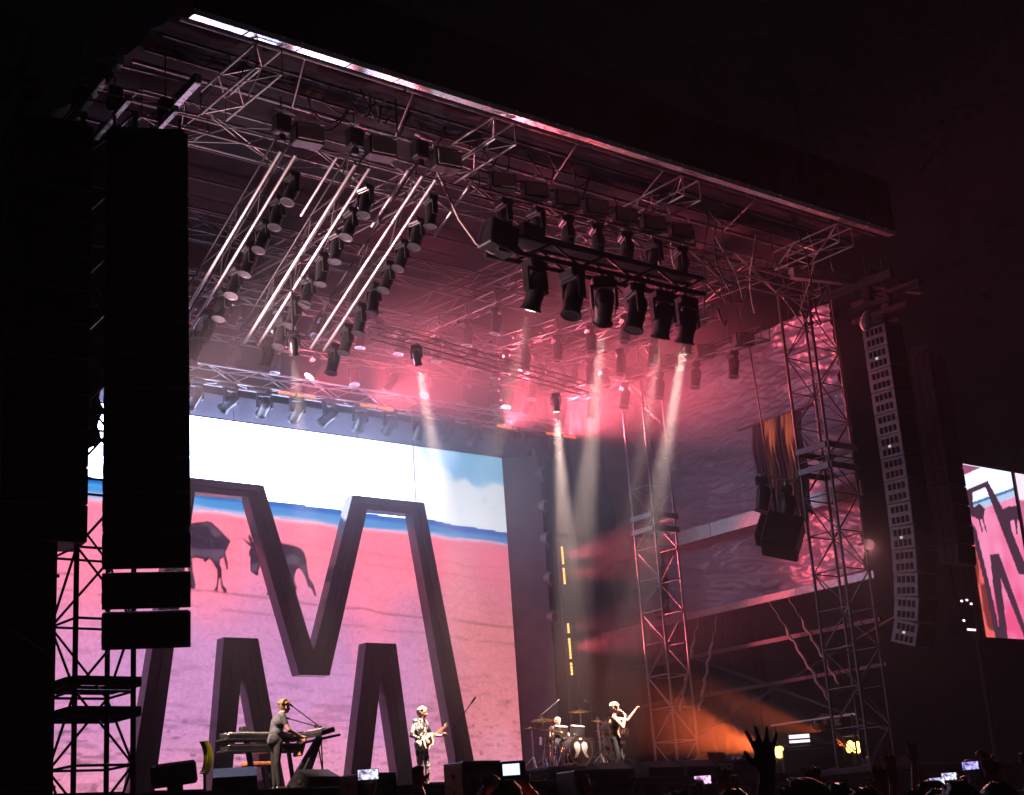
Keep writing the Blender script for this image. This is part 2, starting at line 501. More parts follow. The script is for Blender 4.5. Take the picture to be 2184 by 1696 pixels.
def paint_beach(X, Z):
    r = np.random.default_rng(3)
    h, w = X.shape
    n1 = value_noise(h, w, 6, 9, r); n2 = value_noise(h, w, 14, 20, r); n3 = value_noise(h, w, 34, 40, r)
    cl = n1 * .5 + n2 * .33 + n3 * .17
    hor = 11.74 - 0.028 * (X - 18.7) + 0.04 * (n3 - .5)
    hor = hor + 0.07 * np.exp(-((X - 26.6) / 0.6) ** 2)
    # sky
    white = np.array((7.5, 8.4, 13.0))
    blue = np.array(srgb(140, 205, 245)) * 1.25
    cloud = np.array((1.25, 1.32, 1.42))
    fr = smooth(23.6, 27.5, X + 1.2 * (n1 - .5))
    low = smooth(11.6, 12.6, Z)
    bl = lerp(cloud, blue, smooth(.42, .62, 1 - cl + .25 * (Z - 12.8) / 2))
    sky_ = white[None, None] * (1 - fr[..., None]) + bl * fr[..., None]
    col = sky_
    # sea
    d = hor - Z
    ripple = value_noise(h, w, 90, 8, r)
    deep = np.array(srgb(0, 112, 214)); mid = np.array(srgb(90, 178, 245)); foam = np.array(srgb(205, 205, 250))
    sea = lerp(deep, mid, np.clip(smooth(.12, .22, d) * .8 + .5 * (ripple - .5), 0, 1))
    sea = sea * (1 - smooth(.34, .5, d + .2 * (ripple - .5))[..., None]) + foam * 1.0 * smooth(.34, .5, d + .2 * (ripple - .5))[..., None]
    m = (d > 0)[..., None]
    col = np.where(m, sea, col)
    # sand
    shore = 11.22 - 0.012 * (X - 18.7) + .08 * (n2 - .5)
    sd = shore - Z
    pink = np.array(srgb(252, 146, 176)); lil = np.array(srgb(214, 152, 208))
    coral = np.array(srgb(230, 136, 148)); pale = np.array(srgb(240, 158, 190))
    t = np.clip(smooth(.6, 4.2, sd) + .9 * (n1 - .5), 0, 1)
    sand = lerp(pink, lil, t)
    rt = smooth(24.3, 28.2, X) * smooth(0, 3.5, sd + n1)
    sand = sand * (1 - rt[..., None]) + coral * rt[..., None]
    bt = smooth(5.2, 7.2, sd + .8 * (n2 - .5)) * .7
    sand = sand * (1 - bt[..., None]) + pale * bt[..., None]
    rip = value_noise(h, w, 150, 38, r) * .5 + value_noise(h, w, 70, 26, r) * .5
    amp = .05 + .26 * smooth(2.0, 7.0, sd)
    sand = sand * (1 - amp * smooth(.55, .8, rip))[..., None]
    pits = value_noise(h, w, 130, 70, r)
    sand = sand * (1 - .45 * smooth(.74, .86, pits) * smooth(4.8, 6.2, sd) * (1 - smooth(21.5, 24, X)))[..., None]
    sand = sand * (1 - .35 * smooth(.8, .9, pits) * smooth(3.2, 5.5, sd) * smooth(25, 27, X))[..., None]
    for za, zb, k in ((10.55, 10.3, .16), (10.25, 9.95, .14), (9.05, 8.55, .42), (8.62, 8.05, .25)):
        ln = za + (zb - za) * (X - 18.6) / 9 + .10 * (n2 - .5)
        sand = sand * (1 - k * np.exp(-((Z - ln) / .035) ** 2) * smooth(.35, .6, n3 + .2))[..., None]
    fo = smooth(.0, .14, sd)[..., None]
    sand = np.array(srgb(245, 205, 240)) * (1 - fo) + sand * fo
    bo = ((1 - .85 * t) * (1 - .8 * rt))[..., None]
    grain = value_noise(h, w, 260, 300, r)
    sand = sand * (1 + .26 * (grain - .5) + .10 * (n2 - .5))[..., None]
    sand = sand * (1 + bo * np.array((.4, 0.0, .0)))
    col = np.where((sd > 0)[..., None], sand, col)
    # two donkeys
    dk = np.array(srgb(66, 48, 70)); dl = np.array(srgb(104, 82, 106)); ed = np.array(srgb(60, 18, 44))
    for poly in (DONKEY_R, DONKEY_L):
        def cover(g):
            return sum(in_poly(X + dx, Z + dz, poly).astype(float) for dx in (-g, 0, g) for dz in (-g, 0, g)) / 9
        k = cover(.012)[..., None]
        core = smooth(.75, 1.0, cover(.045))[..., None]
        body = ed * (1 - core) + lerp(dk, dl, smooth(.55, .8, n3)) * core
        col = col * (1 - k) + body * k
    return col

SX0, SX1, SZ0, SZ1, SY = 13.97, 29.43, 3.95, 13.82, 35.9
scr = thing("led_screen", "huge stage backdrop screen showing a pink beach, sea and two donkeys", "screen", (CX, SY, DZ))
part("display", screen_mesh("display", SX0, SX1, SZ0, SZ1, SY, 0.034, paint_beach), scr, (-CX, -SY, -DZ))
FRAMEM = mat("screen_surround_cloth", (0.20, 0.20, 0.26), 0.8, 0, 0.2, 2)
part("housing", box_mesh(SX1 - SX0, 0.25, SZ1 - SZ0, BLACKM, .01), scr, (0, 0.13 + 0.01, (SZ0 + SZ1) / 2 - DZ))
part("header_panel", box_mesh(17.2, 0.06, 0.72, FRAMEM, .01), scr, (0, -.27, SZ1 + 0.30 - DZ), (math.radians(45), 0, 0))
for s in (-1, 1):
    part("side_panel", box_mesh(0.06, 1.15, SZ1 - SZ0 - 0.01, FRAMEM, .01), scr, (s * ((SX1 - SX0) / 2 + 0.46), -.36, (SZ0 + SZ1) / 2 - DZ), (0, 0, s * math.radians(46)))
    tube("edge_pole", scr, (CX + s * 8.35, 35.7, DZ), (CX + s * 8.35, 35.7, 14.3), .04, ALUD)
part("base_plinth", box_mesh(17.6, 0.5, 0.66, DRAPE, .01), scr, (0, 0.2, 0.33))

# black drapes behind the stage
for nm, lab, x0, x1 in (("back_drape", "black cloth hanging beside the screen on the right", 30.2, 42.0), ("back_drape", "black cloth hanging beside the screen on the left", 2.0, 13.2)):
    n = 120
    v, fc = [], []
    for i in range(n + 1):
        x = x0 + (x1 - x0) * i / n
        y = 37.2 + .12 * math.sin(i * 1.3) + .05 * math.sin(i * 2.9 + 1)
        v += [(x, y, 0), (x, y, 17.0)]
    for i in range(n): fc.append((2 * i, 2 * i + 2, 2 * i + 3, 2 * i + 1))
    me = bpy.data.meshes.new(nm); me.from_pydata(v, [], fc); me.materials.append(DRAPE)
    for p in me.polygons: p.use_smooth = True
    tag(part(nm, me), lab, "drape", "black drapes behind the stage")

# ------------------------------------------------------------------ the giant letter
MX, MY0, MY1, MB = 21.68, 34.9, 35.27, DZ
let = thing("giant_letter_m", "giant black outline letter M standing in front of the screen", "letter", (MX, MY0, DZ))
def mbar(poly, flip):
    pts = [((-x if flip else x), z - DZ) for x, z in poly]
    me = prism_mesh(pts, 0, MY1 - MY0, MBLACK, "bar", MSIDE)
    b = part("bar", me, let)
    # pale trim line down the middle of the bar
    a = ((pts[0][0] + pts[1][0]) / 2, (pts[0][1] + pts[1][1]) / 2)
    c = ((pts[2][0] + pts[3][0]) / 2, (pts[2][1] + pts[3][1]) / 2)
    bar("trim", b, (a[0], -.006, a[1]), (c[0], -.006, c[1]), .012, .05, MTRIM, up=(0, 1, 0), world=False)
E2 = 0.003
for fl in (False, True):
    mbar([(1.42, 11.80), (1.90, 11.42), (3.46, 11.42), (3.90, 11.80)], fl)                        # top bar
    mbar([(3.90, 11.80 - E2), (3.46, 11.42 - E2), (4.70, 3.3), (5.36, 3.3)], fl)            # outer leg
    mbar([(1.42, 11.80 - E2), (1.90, 11.42 - E2), (0.47, 6.74), (0.0, 7.36)], fl)                 # diagonal of the notch
    mbar([(1.68, 7.66), (2.16, 6.9), (1.48, 3.3), (0.87, 3.3)], fl)                               # inner leg, centre side
    mbar([(2.68, 7.66), (2.16, 6.9), (2.62, 3.3), (3.14, 3.3)], fl)                               # inner leg, outer side
    me = prism_mesh([((-x if fl else x), z - DZ) for x, z in ((1.68, 7.66), (2.16, 6.9), (2.68, 7.66))], 0, MY1 - MY0, MBLACK, "bar", MSIDE)
    part("apex_plate", me, let)
me = prism_mesh([(x, z - DZ) for x, z in ((-0.47, 6.74), (0.47, 6.74), (0, 7.36))], 0, MY1 - MY0, MBLACK, "bar", MSIDE)
part("notch_plate", me, let)
for x in (19.55, 23.53, 25.5, 17.9):
    tube("hanging_wire", let, (x, 35.2, 11.8), (x, 35.2, 13.9), .012, BLACKM, 6)

# ------------------------------------------------------------------ roof
roof = thing("stage_roof", "black fronted roof over the stage with a shining lower edge beam", "roof", (CX, 22.0, 16.75))
RX0, RX1, RZ = 11.5, 31.9, 16.75
nseg = 18
for i in range(nseg):
    a, b = RX0 + (RX1 - RX0) * i / nseg, RX0 + (RX1 - RX0) * (i + 1) / nseg
    part("edge_beam", box_mesh(round(b - a - 0.02, 3), 0.24, 0.12, EDGE, .008), roof, ((a + b) / 2 - CX, 0.05, 0.05), (math.radians(8.5), 0, 0))
    part("fascia_panel", box_mesh(round(b - a - 0.006, 3), 0.05, 1.44, FASCIA, .004), roof, ((a + b) / 2 - CX, -0.05, 0.82))
tube("fascia_rail", roof, (RX0, 21.93, 18.3), (RX1, 21.93, 18.3), .035, STEEL)
bm = bmesh.new()
nx, ny = 40, 30
gv = []
for j in range(ny + 1):
    for i in range(nx + 1):
        x = RX0 + (RX1 - RX0) * i / nx; y = 22.15 + 15.2 * j / ny
        z = 17.1 + 1.1 * j / ny + 0.09 * math.cos(j * 2.1) + 0.04 * mnoise.noise((x, y, 0))
        gv.append(bm.verts.new((x - CX, y - 22.0, z - 16.75)))
for j in range(ny):
    for i in range(nx):
        k = j * (nx + 1) + i
        bm.faces.new((gv[k], gv[k + 1], gv[k + nx + 2], gv[k + nx + 1]))
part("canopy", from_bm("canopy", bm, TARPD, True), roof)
for j, (y, z, r) in enumerate(((22.55, 16.95, .045), (23.3, 17.0, .03), (24.0, 17.02, .03), (24.55, 17.05, .045), (26.0, 17.1, .03), (27.5, 17.2, .035), (29.2, 17.35, .03), (31, 17.45, .035), (33, 17.6, .03), (35, 17.75, .03))):
    for i in range(4):
        a, b = RX0 + (RX1 - RX0) * i / 4 + .04, RX0 + (RX1 - RX0) * (i + 1) / 4 - .04
        tube("purlin", roof, (a, y, z), (b, y, z), r, ALUD if r > .04 else STEEL)
for x in (14.2, 16.8, 21.3, 24.0, 27.2):
    tube("tie_rod", roof, (x, 22.5, 16.95), (x + .9, 24.5, 17.0), .025, STEEL)
for (x0, z0, x1, z1) in ((14.0, 22.5, 17.0, 18.35), (20.5, 22.5, 22.8, 18.35), (27.0, 22.5, 25.6, 18.35), (31.8, 22.5, 28.6, 18.35)):
    tube("stay_rod", roof, (x0, 24.5, z0), (x1, 21.95, z1), .03, STEEL)

RG = "roof trusses under the stage canopy"
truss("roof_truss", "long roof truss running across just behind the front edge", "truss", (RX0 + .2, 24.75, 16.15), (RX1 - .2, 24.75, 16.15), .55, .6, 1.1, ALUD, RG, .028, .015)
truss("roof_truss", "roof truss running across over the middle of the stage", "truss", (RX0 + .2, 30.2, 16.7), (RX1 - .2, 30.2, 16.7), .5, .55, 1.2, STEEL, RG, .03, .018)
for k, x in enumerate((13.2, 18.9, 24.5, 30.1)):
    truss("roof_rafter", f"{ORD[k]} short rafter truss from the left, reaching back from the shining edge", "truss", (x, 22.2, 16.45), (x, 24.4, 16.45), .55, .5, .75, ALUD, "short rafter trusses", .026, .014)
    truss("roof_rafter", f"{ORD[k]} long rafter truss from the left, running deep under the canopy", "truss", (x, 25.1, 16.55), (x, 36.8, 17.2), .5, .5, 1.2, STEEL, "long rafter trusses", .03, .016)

# hanging cable loops under the roof
xs = sorted(random.uniform(14.5, 29) for _ in range(16))
for k, x in enumerate(xs):
    y = random.uniform(23.0, 24.3); s = random.uniform(.3, 1.1); dd = random.uniform(.25, .8)
    pts = [(x + s * t, y + .25 * math.sin(3 * t + k), 16.95 - dd * 4 * t * (1 - t)) for t in [i / 9 for i in range(10)]]
    tag(part("cable_loop", curve_mesh(pts, .018, BLACKM)), f"{ORD[k]} black cable loop from the left, hanging under the roof front", "cable", "cable loops under the roof")

xs = sorted(random.uniform(24.5, 31.4) for _ in range(20))
for k, x in enumerate(xs):
    y = random.uniform(23.2, 26.2); zt = 17.0; zb = random.uniform(14.2, 15.6); sw_ = random.uniform(-.5, .5)
    pts = [(x + sw_ * t * t, y + .2 * math.sin(4 * t + k), zt + (zb - zt) * t) for t in [i / 7 for i in range(8)]]
    tag(part("rigging_chain", curve_mesh(pts, .013 + .012 * (k % 3 == 0), STEEL if k % 4 else STRAP, 5)), f"{ORD[k]} dark rigging chain from the left hanging in the right roof corner", "chain", "rigging chains in the right roof corner")
xs = sorted(random.uniform(25.0, 31.0) for _ in range(10))
for k, x in enumerate(xs):
    y = random.uniform(23.6, 26.5); z = random.uniform(14.6, 16.3); s_ = random.uniform(.8, 2.2); dd = random.uniform(.1, .6)
    pts = [(x + s_ * (t - .5), y + .5 * (t - .5), z - dd * 4 * t * (1 - t)) for t in [i / 9 for i in range(10)]]
    tag(part("cable_bundle", curve_mesh(pts, .03, BLACKM, 6)), f"{ORD[k]} black cable bundle from the left draped in the right roof corner", "cable", "cable bundles in the right roof corner")

# ------------------------------------------------------------------ towers
wg = thing("wing_platform", "black side platform under the right front tower", "platform", (33.6, 24.5, 0))
part("top", box_mesh(7.4, 2.1, .16, DECK, .02), wg, (0, 0, DZ - .09))
for i in range(4):
    part("skirt_panel", box_mesh(1.84, .05, DZ - .2, DRAPE, .01), wg, (-2.76 + i * 1.84, -1.0, (DZ - .2) / 2))
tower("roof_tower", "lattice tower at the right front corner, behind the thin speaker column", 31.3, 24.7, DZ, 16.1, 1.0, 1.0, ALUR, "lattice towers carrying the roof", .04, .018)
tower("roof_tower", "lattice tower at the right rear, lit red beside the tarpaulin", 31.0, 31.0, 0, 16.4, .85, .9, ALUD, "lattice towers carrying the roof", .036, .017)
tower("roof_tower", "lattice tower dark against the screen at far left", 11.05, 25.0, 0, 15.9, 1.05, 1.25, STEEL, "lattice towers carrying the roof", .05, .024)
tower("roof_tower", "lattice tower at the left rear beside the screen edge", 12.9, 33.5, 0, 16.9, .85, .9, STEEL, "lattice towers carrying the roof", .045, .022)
for (cx, cy, w, zs, lab) in ((31.3, 24.7, 1.16, (10.9, 11.45), "pair of flat collars on the right front tower"), (31.0, 31.0, 1.0, (10.55, 10.95), "pair of flat collars on the right rear tower"), (11.05, 25.0, 1.25, (4.55, 5.05), "pair of dark collars low on the left tower")):
    t = thing("tower_collar", lab, "collar", (cx, cy, zs[0]), 0, "tower collars")
    for z in zs:
        for a in (-1, 1):
            part("plate", box_mesh(w, .05, .16, ALUR if cx > 20 else STEEL, .01), t, (0, a * w / 2, z - zs[0]))
            part("plate", box_mesh(.05, w - .12, .16, ALUR if cx > 20 else STEEL, .01), t, (a * w / 2, 0, z - zs[0]))

# ------------------------------------------------------------------ side tarpaulins
def tarp(name, label, x, y0, y1, z0, z1, m, sag=.25, seed=0.0, ny=90, nz=60):
    bm = bmesh.new()
    vs = []
    for j in range(nz + 1):
        for i in range(ny + 1):
            a, b = i / ny, j / nz
            y = y0 + (y1 - y0) * a; z = z0 + (z1 - z0) * b
            w = .28 * mnoise.noise((y * .3 + seed, z * .45, 1))
            w += .10 * (1 - abs(mnoise.noise((y * .45 + seed, z * 1.9 - y * .45, 4))) * 2) + .05 * (1 - abs(mnoise.noise((y * .8, z * 4.0 - y * .9 + seed, 7))) * 2)
            w += .045 * (1 - abs(mnoise.noise((y * 1.3 + seed, z * 5.5 + y * .7, 2))) * 2.4) + .022 * (1 - abs(mnoise.noise((y * 2.6, z * 9.0 - y * 2, 5))) * 2.4) + .03 * max(0, mnoise.noise((y * 3.4 + z * .4, z * .8, 9))) + sag * math.sin(math.pi * b) * .6
            vs.append(bm.verts.new((x + w, y, z)))
    for j in range(nz):
        for i in range(ny):
            k = j * (ny + 1) + i
            bm.faces.new((vs[k], vs[k + ny + 1], vs[k + ny + 2], vs[k + 1]))
    return tag(part(name, from_bm(name, bm, m, True)), label, "tarpaulin", "tarpaulins closing the stage wings")
tarp("side_tarpaulin", "wrinkled bluish tarpaulin wall behind the right towers", 34.0, 26.1, 33.9, 8.6, 16.6, TARP, .25, 0, 200, 190)
tarp("side_tarpaulin", "narrow tarpaulin strip with folds next to the right rear tower", 34.1, 34.2, 36.4, 9.0, 16.6, TARP, .35, 9, 30, 60)
tarp("side_tarpaulin", "dim tarpaulin wall closing the left wing behind the speaker stacks", 11.7, 26.4, 36.6, 9.8, 16.7, mat("grey_wing_tarpaulin", (0.30, 0.29, 0.33), 0.6, 0, .2, 1.2, .3), .2, 4)
for nm, lab, z, y0, y1, w in (("wing_rail", "pale flat rail crossing the right tarpaulin at mid height", 10.85, 25.4, 37.0, .42), ("wing_rail", "red lit girder along the foot of the right tarpaulin", 8.42, 25.4, 36.5, .2), ("wing_rail", "thin dark girder below the right tarpaulin", 7.2, 25.4, 36.5, .12), ("wing_rail", "lowest dark girder under the right tarpaulin", 6.0, 25.4, 36.5, .1)):
    t = thing(nm, lab, "girder", (33.6, y0, z), 0, "wing girders")
    n = 4
    for i in range(n):
        a, b = y0 + (y1 - y0) * i / n, y0 + (y1 - y0) * (i + 1) / n - .02
        bar("rail_segment", t, (33.6, a, z), (33.6, b, z), .12, w, ALUD if z > 8 else STEEL)
bx = bar
for k, (a, b) in enumerate((((35.5, 26, 7.6), (35.5, 36, 4.6)), ((35.5, 36, 8.2), (35.5, 27, 4.4)))):
    o = tube("wing_brace", None, a, b, .06, STEEL)
    tag(o, ("dark brace sloping down to the back in the right wing", "dark brace sloping down to the front in the right wing")[k], "brace", "sloping braces in the right wing")

# ------------------------------------------------------------------ black scrim wall at far left
sw = thing("scrim_wall", "black scrim wall below the far left speaker stack", "wall", (6.4, 22.6, 0), 0)
for i in range(3):
    part("scrim_panel", box_mesh(1.98, .08, 6.95, DRAPE, .01), sw, (-2.0 + i * 2.0, 0.02 * (i % 2), 3.475))
for z in (1.6, 3.2, 6.4):
    tube("cross_rail", sw, (3.4, 22.52, z), (9.4, 22.52, z), .03, STEEL)
tube("diagonal_rail", sw, (6.8, 22.5, 6.6), (9.2, 22.5, 5.2), .02, ALUD)

# ================================================================== LIGHTING RIG
def head_meshes(body, rim):
    k = ("head", body.name, rim.name)
    if k in CACHE: return CACHE[k]
    base = box_mesh(.40, .30, .16, body, .03)
    bm = bmesh.new()
    for s in (-1, 1):
        bmesh.ops.create_cube(bm, size=1, matrix=Matrix.Translation((s * .215, 0, -.37)) @ Matrix.Diagonal((.05, .15, .42, 1)))
    bmesh.ops.create_cube(bm, size=1, matrix=Matrix.Translation((0, 0, -.19)) @ Matrix.Diagonal((.40, .16, .05, 1)))
    bmesh.ops.bevel(bm, geom=list(bm.edges), offset=.012, segments=1, affect='EDGES')
    yoke = from_bm("yoke", bm, body)
    hd = lathe_mesh([(.07, .27), (.13, .25), (.165, .18), (.175, .05), (.16, -.02), (.165, -.10), (.15, -.20), (.155, -.30), (.165, -.36), (.13, -.365)], body, 14, "head")
    lens = lathe_mesh([(.0, -.362), (.06, -.372), (.125, -.368)], LENS, 14, "lens")
    rimm = lathe_mesh([(.168, -.33), (.185, -.35), (.185, -.375), (.15, -.38), (.132, -.37), (.132, -.34), (.168, -.33)], rim, 14, "rim", False)
    clamp = box_mesh(.08, .06, .14, ALUD, .01)
    CACHE[k] = (base, yoke, hd, lens, rimm, clamp)
    return CACHE[k]

def moving_head(loc, pan, tilt, sc, label, group, body=BLACKP, rim=STEEL, lit=None, cat="stage light"):
    """hangs down from loc; tilt in degrees from straight down"""
    base, yoke, hd, lens, rimm, clamp = head_meshes(body, rim)
    t = thing("moving_head_light", label, cat, loc, math.radians(pan), group)
    t.scale = (sc, sc, sc)
    part("clamp", clamp, t, (0, 0, .02))
    part("base", base, t, (0, 0, -.10))
    part("yoke", yoke, t)
    h = part("head", hd, t, (0, 0, -.50), (math.radians(tilt), 0, 0))
    part("rim", rimm, h)
    lz = part("lens", lens if not lit else lathe_mesh([(.0, -.372), (.06, -.38), (.13, -.374)], lit, 14, "lens"), h)
    return t

def head_dir(pan, tilt):
    v = Vector((0, 0, -1))
    return Matrix.Rotation(math.radians(pan), 3, 'Z') @ (Matrix.Rotation(math.radians(tilt), 3, 'X') @ v)

def aim(loc, target, sc):
    """pan and tilt that point a hanging head at a target"""
    p = Vector(loc) + Vector((0, 0, -.5 * sc))
    d = (Vector(target) - p).normalized()
    tilt = math.acos(max(-1, min(1, -d.z)))
    pan = math.atan2(d.y, d.x) + math.pi / 2 - math.pi
    # rotation about X by +tilt turns (0,0,-1) to (0, sin, -cos): heading +Y
    pan = math.atan2(d.y, d.x) - math.pi / 2
    return math.degrees(pan), math.degrees(tilt), p, d

def lit_head(loc, target, sc, watts, angle, label, group, col=(1, .70, .57), blend=.5, body=BLACKP):
    pan, tilt, p, d = aim(loc, target, sc)
    t = moving_head(loc, pan, tilt, sc, label, group, body, STEEL, LIT_WHITE)
    l = bpy.data.lights.new("lamp_light", 'SPOT')
    l.energy = watts; l.color = col; l.spot_size = math.radians(angle); l.spot_blend = blend; l.shadow_soft_size = .1
    o = bpy.data.objects.new("lamp_light", l)
    link(o)
    o.parent = t
    M = Matrix.Translation(p + d * .42 * sc) @ d.to_track_quat('-Z', 'Y').to_matrix().to_4x4()
    W = Matrix.Translation(t.location) @ t.rotation_euler.to_matrix().to_4x4() @ Matrix.Diagonal((sc, sc, sc, 1))
    o.matrix_basis = W.inverted() @ M
    return t

SINGER = Vector((25.1, 27.1, 4.6)); DRUMMER = Vector((27.0, 31.2, 4.7)); GUITAR = Vector((19.8, 27.6, 4.5)); KEYS = Vector((15.6, 26.6, 4.5))
# ---- raked trusses on the left with a row of moving heads under each
RAKE = ("leftmost", "middle", "rightmost")
for k, x in enumerate((14.45, 16.05, 17.54)):
    y0, y1 = 23.75 - .25 * k, 28.5 - .35 * k
    z0, z1 = 15.6, 13.2
    truss("raked_truss", f"{RAKE[k]} of three bright raked trusses sloping down on the left", "truss", (x, y0, z0), (x, y1, z1), .34, .40, .95, ALU, "raked lighting trusses", .034, .011, mb=STEEL, mtop=BLACKM)
    n = 8
    for i in range(n):
        f = (i + .6) / n
        y = y0 + (y1 - y0) * f; z = z0 + (z1 - z0) * f
        moving_head((x + .34, y, z - .16), 90 + random.uniform(-14, 14), random.uniform(8, 26), .82, f"{ORD[i]} moving head down the {RAKE[k]} raked truss", "moving heads on the raked trusses", BLACKP, STEEL)
    # blinder box at the head of the truss
    t = thing("blinder_light", f"box blinder at the head of the {RAKE[k]} raked truss", "blinder", (x + .42, y0 - .15, z0 + .28), math.radians(-8), "blinders on the raked trusses")
    part("housing", box_mesh(.62, .34, .42, BLACKM, .02), t)
    part("face_plate", box_mesh(.54, .03, .34, BLIND, .01), t, (0, -.19, 0))
    part("bracket", box_mesh(.70, .05, .05, ALU, .01), t, (0, -.1, .27))
    # short hanger bar beside it
    o = tube("hanger_bar", None, (x + 1.15, y0 - .1, z0 + .02), (x + 1.15, y0 + 1.35, z0 - .72), .03, ALU)
    tag(o, f"short pale bar hanging beside the {RAKE[k]} raked truss", "bar", "short hanger bars")
    h = thing("chain_hoist", f"dark chain hoist above the {RAKE[k]} raked truss", "hoist", (x + .1, y0 + .3, z0 + .35), 0, "chain hoists")
    part("body", box_mesh(.34, .26, .4, BLACKM, .03), h, (0, 0, .3))
    part("hook_block", box_mesh(.14, .12, .16, STEEL, .02), h, (0, 0, .0))
    tube("chain", h, (x + .1, y0 + .3, z0 + .85), (x + .1, y0 + .3, 16.9), .014, STEEL, 6)
    part("hood", box_mesh(.30, .34, .05, LAMPRIM, .01), h, (0.05, -.12, .56), (.5, 0, .3))

# ---- two strong pink side lamps on the left tower, behind the speaker columns
for i, (loc, tg, w) in enumerate((((12.5, 27.2, 10.9), (18.0, 25.6, 14.6), 5200), ((12.3, 26.5, 10.0), (15.5, 24.2, 16.2), 2600))):
    pan, tilt, p, d = aim(loc, tg, 1.0)
    t = moving_head(loc, pan, tilt, 1.0, ("upper", "lower")[i] + " pink side lamp on the bracket behind the left speaker columns", "pink side lamps at the left", BLACKP, STEEL, emis("lit_pink_lens", (1, .55, .6), 6))
    l = bpy.data.lights.new("lamp_light", 'SPOT')
    l.energy = w; l.color = (1, .58, .60); l.spot_size = math.radians(52); l.spot_blend = .7; l.shadow_soft_size = .12
    o = bpy.data.objects.new("lamp_light", l); link(o); o.parent = t
    o.matrix_basis = (Matrix.Translation(t.location) @ t.rotation_euler.to_matrix().to_4x4()).inverted() @ Matrix.Translation(p + d * .45) @ d.to_track_quat('-Z', 'Y').to_matrix().to_4x4()
lit_head((12.35, 25.9, 9.3), KEYS + Vector((-.3, .2, .2)), .7, 7000, 27, "small unseen warm lamp added behind the left speaker columns to light the keyboards", "pink side lamps at the left")  # unseen lamp added to light the keyboard player
tube("lamp_bracket", None, (11.5, 25.4, 10.6), (12.6, 27.4, 11.05), .03, STEEL)
tag(bpy.data.objects["lamp_bracket"], "bracket arm holding pink side lamps behind the left speaker columns", "bracket")

# ---- level trusses on the right half with blinders and small moving heads
ROWS = ((24.4, 28.5, 33.6, 16.05, 16.3, "first"), (26.4, 25.6, 33.8, 15.2, 16.1, "second"), (28.2, 25.2, 34.2, 15.0, 15.8, "third"), (29.7, 24.9, 33.5, 14.55, 15.2, "fourth"))
for k, (x, y0, y1, z0, z1, nm) in enumerate(ROWS):
    truss("level_truss", f"{nm} level truss from the left, hung with small boxes at the right", "truss", (x, y0, z0), (x, y1, z1), .34, .34, .8, ALUR, "level lighting trusses", .024, .012)
    n = int((y1 - y0) / 1.25)
    for i in range(n):
        f = (i + .5) / n
        y = y0 + (y1 - y0) * f; z = z0 + (z1 - z0) * f
        t = thing("blinder_light", f"{ORD[i]} pink lit box from the front on the {nm} level truss", "blinder", (x - .05, y, z - .02), math.radians(-18), "box lights on the level trusses")
        part("housing", box_mesh(.56, .20, .34, BLACKM, .015), t)
        part("face_plate", box_mesh(.50, .02, .29, BLIND, .008), t, (0, -.115, 0))
        moving_head((x + .12, y + .6, z - .14), 60 + random.uniform(-25, 25), random.uniform(2, 14), .85, f"{ORD[i]} moving head from the front on the {nm} level truss", "moving heads on the level trusses", BLACKP, LAMPRIM)

# ---- front truss with brown blinders and moving heads
truss("front_truss", "upper front truss carrying seven brown blinders", "truss", (19.2, 23.75, 15.95), (25.9, 23.75, 15.95), .4, .4, .8, STEEL, "front lighting trusses", .026, .014)
for i in range(7):
    x = 19.75 + i * .92
    t = thing("blinder_light", f"{ORD[i]} brown blinder from the left on the upper front truss", "blinder", (x, 23.42, 15.95), math.radians(-14), "blinders on the upper front truss")
    part("housing", box_mesh(.6, .24, .38, BLACKM, .015), t)
    part("face_plate", box_mesh(.52, .02, .30, BLIND, .008), t, (0, -.135, 0))
    part("bracket", box_mesh(.66, .04, .05, STEEL, .008), t, (0, .05, .22))
    moving_head((x + .28, 23.75, 15.72), 80 + random.uniform(-20, 20), random.uniform(3, 16), 1.0, f"{ORD[i]} moving head from the left under the brown blinders", "moving heads on the upper front truss", BLACKM, LAMPRIM)

BT = thing("black_followspot_truss", "thick black truss with big black spotlights hanging low over the stage front", "truss", (19.2, 23.2, 14.2))
p0, p1 = Vector((19.2, 23.3, 14.35)), Vector((25.3, 23.1, 14.35))
for a in (-.22, .22):
    for b in (-.2, .2):
        tube("chord", BT, p0 + Vector((0, a, b)), p1 + Vector((0, a, b)), .06, BLACKM)
for i in range(8):
    a0 = p0 + (p1 - p0) * (i / 8); a1 = p0 + (p1 - p0) * ((i + 1) / 8)
    for s in (-.22, .22):
        u, v = (-.2, .2) if i % 2 else (.2, -.2)
        tube("brace", BT, a0 + Vector((0, s, u)), a1 + Vector((0, s, v)), .03, BLACKM, 6)
part("cable_tray", box_mesh(4.6, .34, .16, BLACKM, .02), BT, (3.6, 0, .42))
part("dimmer_rack", box_mesh(.75, .5, .62, BLACKM, .03), BT, (.15, 0, .25), (0, .2, 0))
part("dimmer_rack", box_mesh(.6, .5, .4, BLACKM, .03), BT, (1.0, 0, .48), (0, .1, 0))
part("cable", curve_mesh([(18.1 - 19.2, 23.6 - 23.2, 15.9 - 14.2), (-.95, .3, 1.2), (-.7, .25, .6), (-.3, .2, .1), (.05, .15, -.05), (.5, .1, .0)], .03, STRAP), BT)
FB = "big black spotlights on the thick black truss"
FRONT = ((20.3, GUITAR, 1500, 10), (21.4, KEYS, 0, 12), (22.3, DRUMMER, 2600, 8), (23.3, GUITAR, 0, 9), (24.15, SINGER + Vector((-.3, .2, .2)), 1000, 7), (24.95, SINGER + Vector((.25, 0, .25)), 2900, 9.0))
